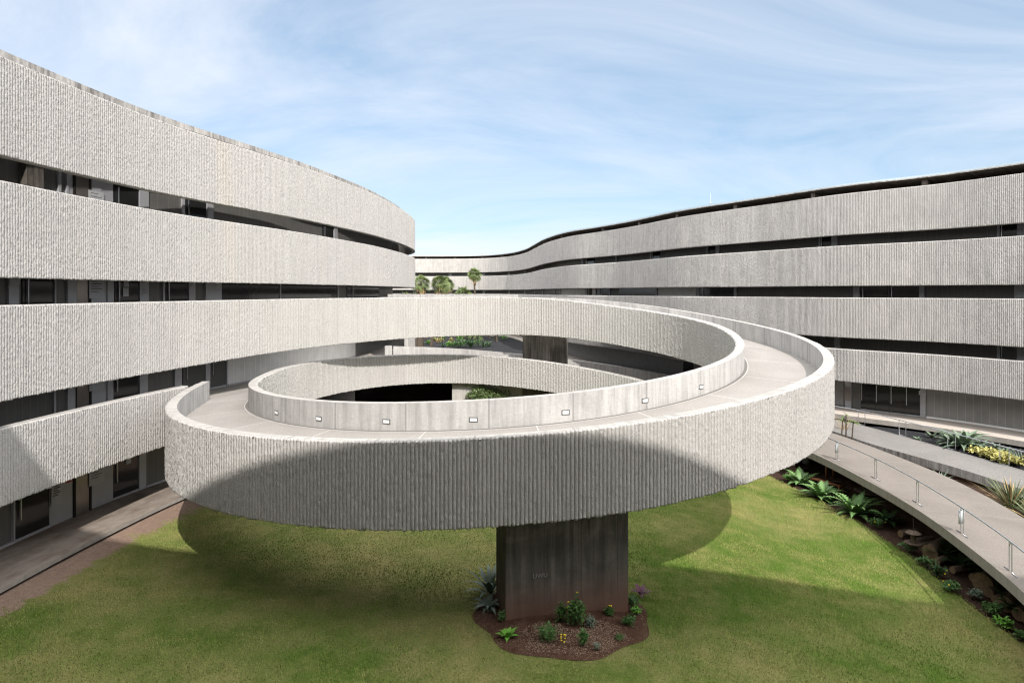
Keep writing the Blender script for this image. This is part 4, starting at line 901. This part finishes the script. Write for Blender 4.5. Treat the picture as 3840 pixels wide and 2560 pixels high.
x, y, z = gg(3025, 1738); mb = MB(); mb.tube([(x, y, z), (x, y, z + .02), (x, y, z + .58), (x, y, z + .62)], [.24, .25, .30, .31], 20); e = mb.build('bucket', [M['bucket']]); tag(e, "grey plastic bucket in the shade under the ramp's right edge", 'bucket')
mb = MB(); mb.tube([(x, y, z + .52), (x, y, z + .56)], .33, 20); mb.build('rim', [M['bucket']], e)
# hanging bird feeder
fx, fy, fz = 16.05, 27.3, -9.2
e = empty('bird_feeder', (fx, fy, fz), "small wooden bird feeder hanging below the path edge", 'bird feeder')
mb = MB(); mb.tube([(fx, fy, fz + .15), (fx, fy, fz - .35)], .012, 5); mb.build('rope', [M['bark']], e)
mb = MB(); mb.tube([(fx, fy, fz - .35), (fx, fy, fz - .42)], [.16, .3], 9); mb.build('roof', [M['log_bark']], e)
mb = MB(); mb.tube([(fx, fy, fz - .42), (fx, fy, fz - .80)], .11, 8); mb.build('log_body', [M['log_bark']], e)
mb = MB(); mb.tube([(fx, fy, fz - .80), (fx, fy, fz - .86)], [.36, .33], 7); mb.build('tray', [M['log_bark']], e)

# gravel garden on the right
def rp(u, v, z=-8.95): return (*gp(u, v, z), z)
rosette('agave', "huge grey green agave beside the steel handrail", 'agave', rp(3612, 1678), 34, 2.0, .34, 'agave', (.15, 1.3), .65, fold=.35, group='agaves in the gravel')
rosette('agave', "agave half hidden at the left foot of the huge one", 'agave', rp(3560, 1662), 16, 1.25, .25, 'agave', (.2, 1.2), .6, fold=.35, group='agaves in the gravel')
rosette('agave', "medium agave at the right foot of the huge one", 'agave', rp(3662, 1692), 16, .95, .22, 'agave', (.2, 1.2), .5, fold=.35, group='agaves in the gravel')
for u, v, L, lb in ((3496, 1640, .65, "small agave alone on black gravel left of the huge agave"), (3680, 1677, .8, "small agave just above the medium one"), (3738, 1680, .55, "small agave above the yellow ground cover"), (3768, 1700, .7, "small agave behind the right end of the yellow ground cover"), (3440, 1650, .35, "tiny agave near the second handrail loop")):
    rosette('agave', lb, 'agave', rp(u, v), 11, L, .17, 'agave', (.2, 1.2), .4, fold=.35, group='agaves in the gravel')
for i, (u, v, lb) in enumerate(((3690, 1712, "left patch of yellow leaved ground cover by the grey path"), (3730, 1725, "middle patch of yellow leaved ground cover by the grey path"), (3768, 1742, "right patch of yellow leaved ground cover by the grey path"))):
    x, y, z = rp(u, v); shrub('yellow_plant', lb, 'plant', (x + .35, y + .2, z), .95, .38, 380, .25, 'yellow_leaf', 'yellow ground cover')
x, y, z = rp(3275, 1590); shrub('yellow_plant', "tiny yellow tuft at the start of the black gravel bed", 'plant', (x, y, z), .4, .25, 60, .16, 'yellow_leaf', 'yellow ground cover')
rosette('grass_clump', "grey green tuft of stiff grass at the right frame edge", 'grass clump', rp(3835, 1742), 60, 1.1, .05, 'leaf_grey', (.6, 1.5), .5, tip=1, r0=.25)
def yp(u, v, z=-9.6): return (*gp(u, v, z), z)
rosette('yucca', "big yucca with pale dead tips between the two paths", 'yucca', (23.2 - 1.7, 31.0 - 1.6, -9.3), 150, 1.75, .07, 'yucca', (-.1, 1.5), .35, tip=0, dead=.16, r0=.12, group='yuccas between the paths')
rosette('yucca', "second yucca cut off by the right frame edge", 'yucca', (21.3, 27.6, -9.4), 110, 1.5, .07, 'yucca', (-.1, 1.4), .4, dead=.25, r0=.12, group='yuccas between the paths')
rosette('yucca', "small pale yucca poking above the brown path's far edge", 'yucca', (20.95, 33.4, -9.35), 30, .95, .07, 'leaf_grey', (.3, 1.4), .3, r0=.05, group='yuccas between the paths')
# thin young palms by the ramp
def thin_palm(label, x, y, z, H, n, L, lean=(0, 0)):
    e = empty('young_palm', (x, y, z), label, 'palm', 'thin young palms by the ramp'); mb = MB()
    top = (x + lean[0], y + lean[1], z + H)
    mb.tube([(x, y, z), (x + lean[0] * .4, y + lean[1] * .4, z + H * .5), top], [.05, .04, .03], 7); mb.build('trunk', [M['bark']], e)
    mb = MB()
    for i in range(n):
        az = i * 2.4 + random.uniform(-.4, .4); up = random.uniform(-.6, .9)
        for k in range(7):
            V, F = leaf(L * random.uniform(.7, 1), .035, .5, .1, n=3, up=up + random.uniform(-.15, .15), tip=1); mb.add(place(V, az + (k - 3) * .13, top), F, 0, tint=random.uniform(0, .5))
    mb.build('crown', [M['palm']], e)
thin_palm("leftmost of three thin young palms beside the ramp", 20.25, 42.0, -9.45, 1.55, 6, .55, (.15, .1))
thin_palm("tallest bare stemmed young palm between its two neighbours", 20.55, 42.0, -9.45, 1.95, 3, .3)
thin_palm("rightmost of three thin young palms beside the ramp", 20.7, 41.6, -9.45, 1.6, 7, .6, (.1, 0))
rosette('dry_grass', "dry fan of thin grass behind the young palms", 'grass clump', (21.6, 44.4, -9.1), 40, 1.5, .03, 'palm_dry', (.3, 1.5), .3, tip=1, r0=.1)

# ------------------------------------------------------------ fan palms and the far garden
def fan_palm(label, x, y, top, R_, n, skirt=0.0, trunk_r=.3, hang=.5, group='fan palms behind the ramp', z0=-8.7):
    e = empty('fan_palm', (x, y, z0), label, 'palm tree', group); mb = MB()
    k = 9; mb.tube([(x + .12 * math.sin(i * .7 + x), y, z0 + (top - z0) * i / (k - 1)) for i in range(k)], [trunk_r * (1.15 - .35 * i / (k - 1)) * random.uniform(.95, 1.08) for i in range(k)], 10); mb.build('trunk', [M['bark']], e)
    mb = MB()
    def frond(az, up, l, mi):
        ca, sa = math.cos(az), math.sin(az); pl = l * random.uniform(.5, .7)
        d = np.array([math.cos(up) * ca, math.cos(up) * sa, math.sin(up)]); p0 = np.array([x, y, top]); p1 = p0 + d * pl; mb.tube([p0, p1], .025, 4, mi=mi, caps=False)
        sd_ = np.array([-sa, ca, 0]); rl = random.uniform(-1.3, 1.3); sd_ = sd_ * math.cos(rl) + np.cross(d, sd_) * math.sin(rl); nn = 15; tn = random.uniform(0, .35)
        for j in range(nn):
            a = (j / (nn - 1) - .5) * 2.3; dd = d * math.cos(a) + sd_ * math.sin(a); dd[2] -= .06; ll = l * .80 * (1 - .12 * abs(a)); perp = -d * math.sin(a) + sd_ * math.cos(a); m_ = p1 + dd * ll * .6; t_ = p1 + dd * ll * 1.0 + np.array([0, 0, -.30 * ll * random.uniform(.6, 1.2)])
            ww = ll * .038
            mb.add([p1, m_ - perp * ww, t_, m_ + perp * ww], [(0, 1, 2, 3)], mi, tint=tn + random.uniform(-.05, .1))
    for i in range(n):
        t = i / n; frond(i * 2.39996, -.75 + 2.25 * t + random.uniform(-.12, .12), R_ * random.uniform(.85, 1.1), 0)
    for i in range(int(hang * 8)): frond(i * 1.9 + .3, random.uniform(-1.35, -.9), R_ * .9, 1 if i % 2 else 0)
    mb.build('crown', [M['palm'], M['palm_dry']], e)
    if skirt:
        mb = MB()
        for i in range(70):
            az = random.uniform(0, 6.28); r = trunk_r * random.uniform(1.0, 1.9); zt = top - random.uniform(.2, skirt * .7); l = random.uniform(.8, 1.4)
            p = np.array([x + r * math.cos(az), y + r * math.sin(az), zt]); s2 = np.array([-math.sin(az), math.cos(az), 0]) * .12
            mb.add([p - s2 * .4, p - s2 + (0, 0, -l * .7), p + (0, 0, -l), p + s2 + (0, 0, -l * .7)], [(0, 1, 2, 3)])
        mb.build('dead_leaf_skirt', [M['palm_dry']], e)
def pp(u, y): return (u - 1920) / 2560 * y
fan_palm("fan palm at left, half behind the corner of the left wing", pp(1578, 106), 106, 1.3, 1.2, 44, 3.4, .45)
fan_palm("leading fan palm of the close pair with a thick brown skirt", pp(1650, 136), 136, 1.7, 1.65, 48, 4.6, .6)
fan_palm("right palm of the close pair, slimmer and leaning out", pp(1673, 138), 138, 1.6, 1.45, 40, 2.4, .3)
fan_palm("tall slim fan palm with a drooping orange leaf under its crown", pp(1780, 135), 135, 3.5, 1.2, 44, 1.4, .2, .9)
fan_palm("low wide fan palm showing just above the bridge parapet", pp(1738, 127), 127, -.5, 1.5, 30, 1.0, .25, .1)
fan_palm("small fan palm in the gap below the left wing's corner", pp(1555, 90), 90, -.6, .6, 18, 1.0, .3, .1)
fan_palm("stubby fan palm partly hidden by the left wing's curve", pp(1518, 88), 88, -.6, .7, 14, 1.6, .35, .4)
# garden seen beneath the ramp
def gf(u, v): return gp(u, v, -8.66)
for i, (u, v, h_, r_, lb) in enumerate(((1573, 1290, 4.0, .32, "rough palm trunk next to the dark wall edge in the far garden"), (1617, 1299, 4.2, .34, "rough textured palm trunk in front of the black gravel slope"), (1705, 1264, 3.5, .35, "stout far palm trunk at the back of the black garden"), (1716, 1264, 3.5, .35, "stout trunk just right of its twin at the back of the garden"), (1858, 1280, 4.2, .22, "dark slim trunk left of another at the right of the garden"), (1865, 1282, 4.2, .24, "dark slim trunk beside its twin at the right of the garden"))):
    x, y = gf(u, v); fan_palm(lb, x, y, -8.66 + h_, 1.0, 12, .8, r_ * .7, 0.1, group='palm trunks in the far garden', z0=-8.7)
for i, (u, v, h_, lb) in enumerate(((1781, 1278, 1.7, "young palm with arching yellow green fronds in the far garden"), (1769, 1273, 1.5, "young palm just left of the arching yellow green one"), (1604, 1280, 1.9, "feathery young palm beside the rough textured trunk"), (1835, 1268, 2.2, "young palm hanging into the gap near the slim dark trunks"))):
    x, y = gf(u, v); fan_palm(lb, x, y, -8.66 + h_, 1.5, 18, 0, .14, 0, group='young palms in the far garden', z0=-8.7)
FS = 'shrubs in the far garden'
for i, (u, v, rx, rz, mt, lb) in enumerate(((1650, 1287, .7, 1.2, 'yellow_leaf', "yellow green bush left of centre in the black garden"), (1663, 1276, .8, 1.2, 'lime', "round green bush beyond the yellow green one"), (1692, 1288, .5, 1.1, 'yellow_leaf', "thin yellowish bush in the middle of the black garden"), (1723, 1278, .9, 1.1, 'lime', "round lime bush below the stout palm trunks"), (1606, 1290, .5, .6, 'lime', "small lime tuft left of the rough trunk"), (1629, 1277, .6, .6, 'yellow_leaf', "straw coloured tuft right of the rough trunk"), (1888, 1275, .9, 1.0, 'lime', "lone lime bush near the curved pale walkway"), (1640, 1284, .4, .5, 'palm_dry', "dry tuft next to the yellow green bush"))):
    x, y = gf(u, v); shrub('garden_bush', lb, 'bush', (x, y, -8.7), rx, rz, 70, .36, mt, FS)
for i, (u, v, rx, rz, mt, lb) in enumerate(((1702, 1303, .9, 1.1, 'leaf', "dark bush at the left end of the green hedge row"), (1722, 1304, 1.0, 1.3, 'leaf', "feathery green bush second from the hedge row's left end"), (1744, 1303, 1.1, 1.4, 'leaf', "central feathery bush of the hedge row"), (1766, 1304, 1.0, 1.5, 'leaf_dark', "dark spiky bush right of the hedge row's centre"), (1788, 1300, 1.1, 1.3, 'leaf', "light green bush near the right end of the hedge row"), (1578, 1300, .8, 1.0, 'leaf_dark', "dark leafy bush at the dark wall edge"), (1683, 1298, .5, .7, 'lime', "small lime bush just before the hedge row"))):
    x, y = gf(u, v); shrub('hedge_bush', lb, 'bush', (x, y, -8.7), rx, rz, 170, .30, mt, 'hedge row in the far garden')
for i, (u, v, L, lb) in enumerate(((1662, 1302, 1.2, "small dark cycad by the path parapet"), (1815, 1303, 1.8, "upright dark cycad right of the hedge row"), (1832, 1300, 1.7, "spreading dark cycad right of the upright one"), (1765, 1304, 1.5, "dark cycad in front of the hedge row"))):
    x, y = gf(u, v); rosette('cycad', lb, 'plant', (x, y, -8.6), 22, L, .22, 'leaf_dark', (.2, 1.4), .5, lobes=6, group='cycads in the far garden')
# creeper on the pale pier
mb = MB()
def pl_pt(t, zz, d): return (-3.8 + 8.0 * t, 43.3 + .28 * t - d, zz)
for i in range(2600):
    t = random.gauss(.27, .10); zz = random.uniform(-7.6, -5.85) - (.25 if random.random() < .5 else 0)
    if t < .135 + .03 * math.sin(zz * 9) or t > .56 or zz > -5.9 - 1.9 * max(0, t - .25) + .12 * math.sin(t * 60): continue
    V, F = leaf(random.uniform(.09, .17), .11, .4, .2, n=2, up=random.uniform(-1.2, .3)); mb.add(place(V, random.uniform(-2.6, -.5), pl_pt(t, zz, .05 + .25 * random.random())), F, 0, tint=random.uniform(0, .5))
tag(mb.build('creeper', [M['creeper']]), "leafy green creeper climbing the pale concrete pier in the ramp's eye", 'creeper')
# planks stacked in the shade by the pier
mb = MB()
for i in range(4): mb.box((-6.2 + .05 * i, 43.2, -8.55 + .07 * i), (2.2, .35, .06), R(12 + 4 * i))
tag(mb.build('plank_stack', [M['cut_wood']]), "low stack of pale planks on the ground below the ramp", 'planks')

# ------------------------------------------------------------ notices and signs on the gallery walls
def notice(label, C, u, w_, z, h_, d, lo, hi, m='paper', kind='notice', lines=4, extra=None, group='notices on the gallery walls'):
    s0 = s_of(C, bx(u), lo, hi); sg = 1 if d > 0 else -1
    o = piece(kind, None, C, s0 - w_ / 2, s0 + w_ / 2, d, d * 1.12, z, z + h_, [M[m]]); tag(o, label, 'sign' if kind == 'sign' else 'notice', group)
    for k in range(lines):
        zz = z + h_ * (.82 - .62 * k / max(1, lines)); piece('text_line', o, C, s0 - w_ * .36, s0 + w_ * (.34 if k % 2 else .12), d * 1.121, d * 1.15, zz, zz + h_ * .03, [M['ink']])
    if extra == 'ban':
        for a in range(16): 
            t0 = a / 16 * 6.283; r = w_ * .33
            piece('ban_ring', o, C, s0 + r * math.cos(t0) - .012, s0 + r * math.cos(t0) + .012, d * 1.121, d * 1.16, z + h_ * .62 + r * math.sin(t0) - .02, z + h_ * .62 + r * math.sin(t0) + .02, [M['ink']]) if a % 2 == 0 else None
        piece('red_panel', o, C, s0 - w_ / 2, s0 + w_ / 2, d * 1.121, d * 1.15, z, z + h_ * .26, [M['red']])
    if extra == 'exit':
        piece('arrow', o, C, s0 - w_ * .05, s0 + w_ * .35, d * 1.121, d * 1.15, z + h_ * .42, z + h_ * .54, [M['white_paint']])
        piece('figure', o, C, s0 - w_ * .34, s0 - w_ * .16, d * 1.121, d * 1.15, z + h_ * .18, z + h_ * .8, [M['white_paint']])
    return o
L_ = (4, sg_hi)
notice("large white poster on the wall between lift and door, third floor left", glL, 354, .80, -1.2 + .95, .80, -.10, *L_, lines=5)
notice("large white poster beside the lift door one floor down", glL, 354, .80, -4.8 + .95, .80, -.10, *L_, lines=5)
notice("large white poster beside the ground floor lift door", glL, 354, .80, -8.5 + .95, .80, -.10, *L_, lines=5)
notice("large white poster seen low in the top floor gap", glL, 352, .80, 2.4 + .95, .62, -.10, *L_, lines=3)
notice("upper white flyer taped on the dark third floor door", glL, 468, .28, -1.2 + 1.42, .36, -.06, *L_, lines=3)
notice("lower bluish flyer taped on the dark third floor door", glL, 467, .30, -1.2 + 1.02, .36, -.06, *L_, lines=1)
notice("room plate on the leftmost third floor post", glL, 46, .42, -1.2 + 1.45, .36, -.10, *L_, lines=2)
notice("room plate on the post right of the flyer door", glL, 533, .30, -1.2 + 1.50, .28, -.10, *L_, lines=2)
notice("grey leaflet rack under the room plate on the same post", glL, 535, .30, -1.2 + 1.02, .38, -.10, *L_, 'steel_post', lines=4)
notice("leaflet panel on the post right of the second floor black door", glL, 535, .34, -4.8 + 1.15, .7, -.10, *L_, lines=5)
notice("red and white no smoking sign by the ground floor lift", glL, 249, .34, -8.5 + 1.40, .55, -.10, *L_, lines=0, extra='ban', kind='sign')
notice("red and white no smoking sign on the second floor post", glL, 262, .34, -4.8 + 1.30, .55, -.10, *L_, lines=0, extra='ban', kind='sign')
notice("tall notice case with dark lines at the ground floor left door", glL, 203, .50, -8.5 + .75, 1.25, -.10, *L_, lines=9)
notice("small square plate on the third floor post near the cafe glass", glL, 714, .20, -1.2 + 1.45, .16, -.10, *L_, lines=0)
notice("small plate at the left end of the cafe glass", glL, 811, .30, -1.2 + 1.42, .22, -.10, *L_, lines=2)
notice("pair of white pictogram plates above the ground floor right post", glL, 527, .34, -8.5 + 1.95, .14, -.10, *L_, lines=1)
notice("white paper on the black ground floor door", glL, 478, .26, -8.5 + 1.3, .34, -.06, *L_, lines=0)
L2 = (6, hi_)
notice("green emergency exit sign beside the double doors at right", glR, 3181, .40, -8.5 + 1.98, .26, .11, *L2, 'green_sign', 'sign', 0, 'exit')
notice("white plate under the green exit sign", glR, 3181, .40, -8.5 + 1.72, .20, .11, *L2, lines=1)
notice("fire hose cabinet plate below the green exit sign", glR, 3181, .46, -8.5 + .55, 1.0, .11, *L2, 'brushed', lines=0)
notice("pair of small plates on the post right of the double doors", glR, 3461, .42, -8.5 + 1.52, .28, .11, *L2, lines=2)
notice("small plate on a post of the top right gallery", glR, 3131, .35, 2.4 + 1.5, .16, .11, *L2, lines=0)
notice("red sign on the second floor post at the right frame edge", glR, 3832, .40, -4.8 + 1.5, .22, .11, *L2, 'red', 'sign', 1)
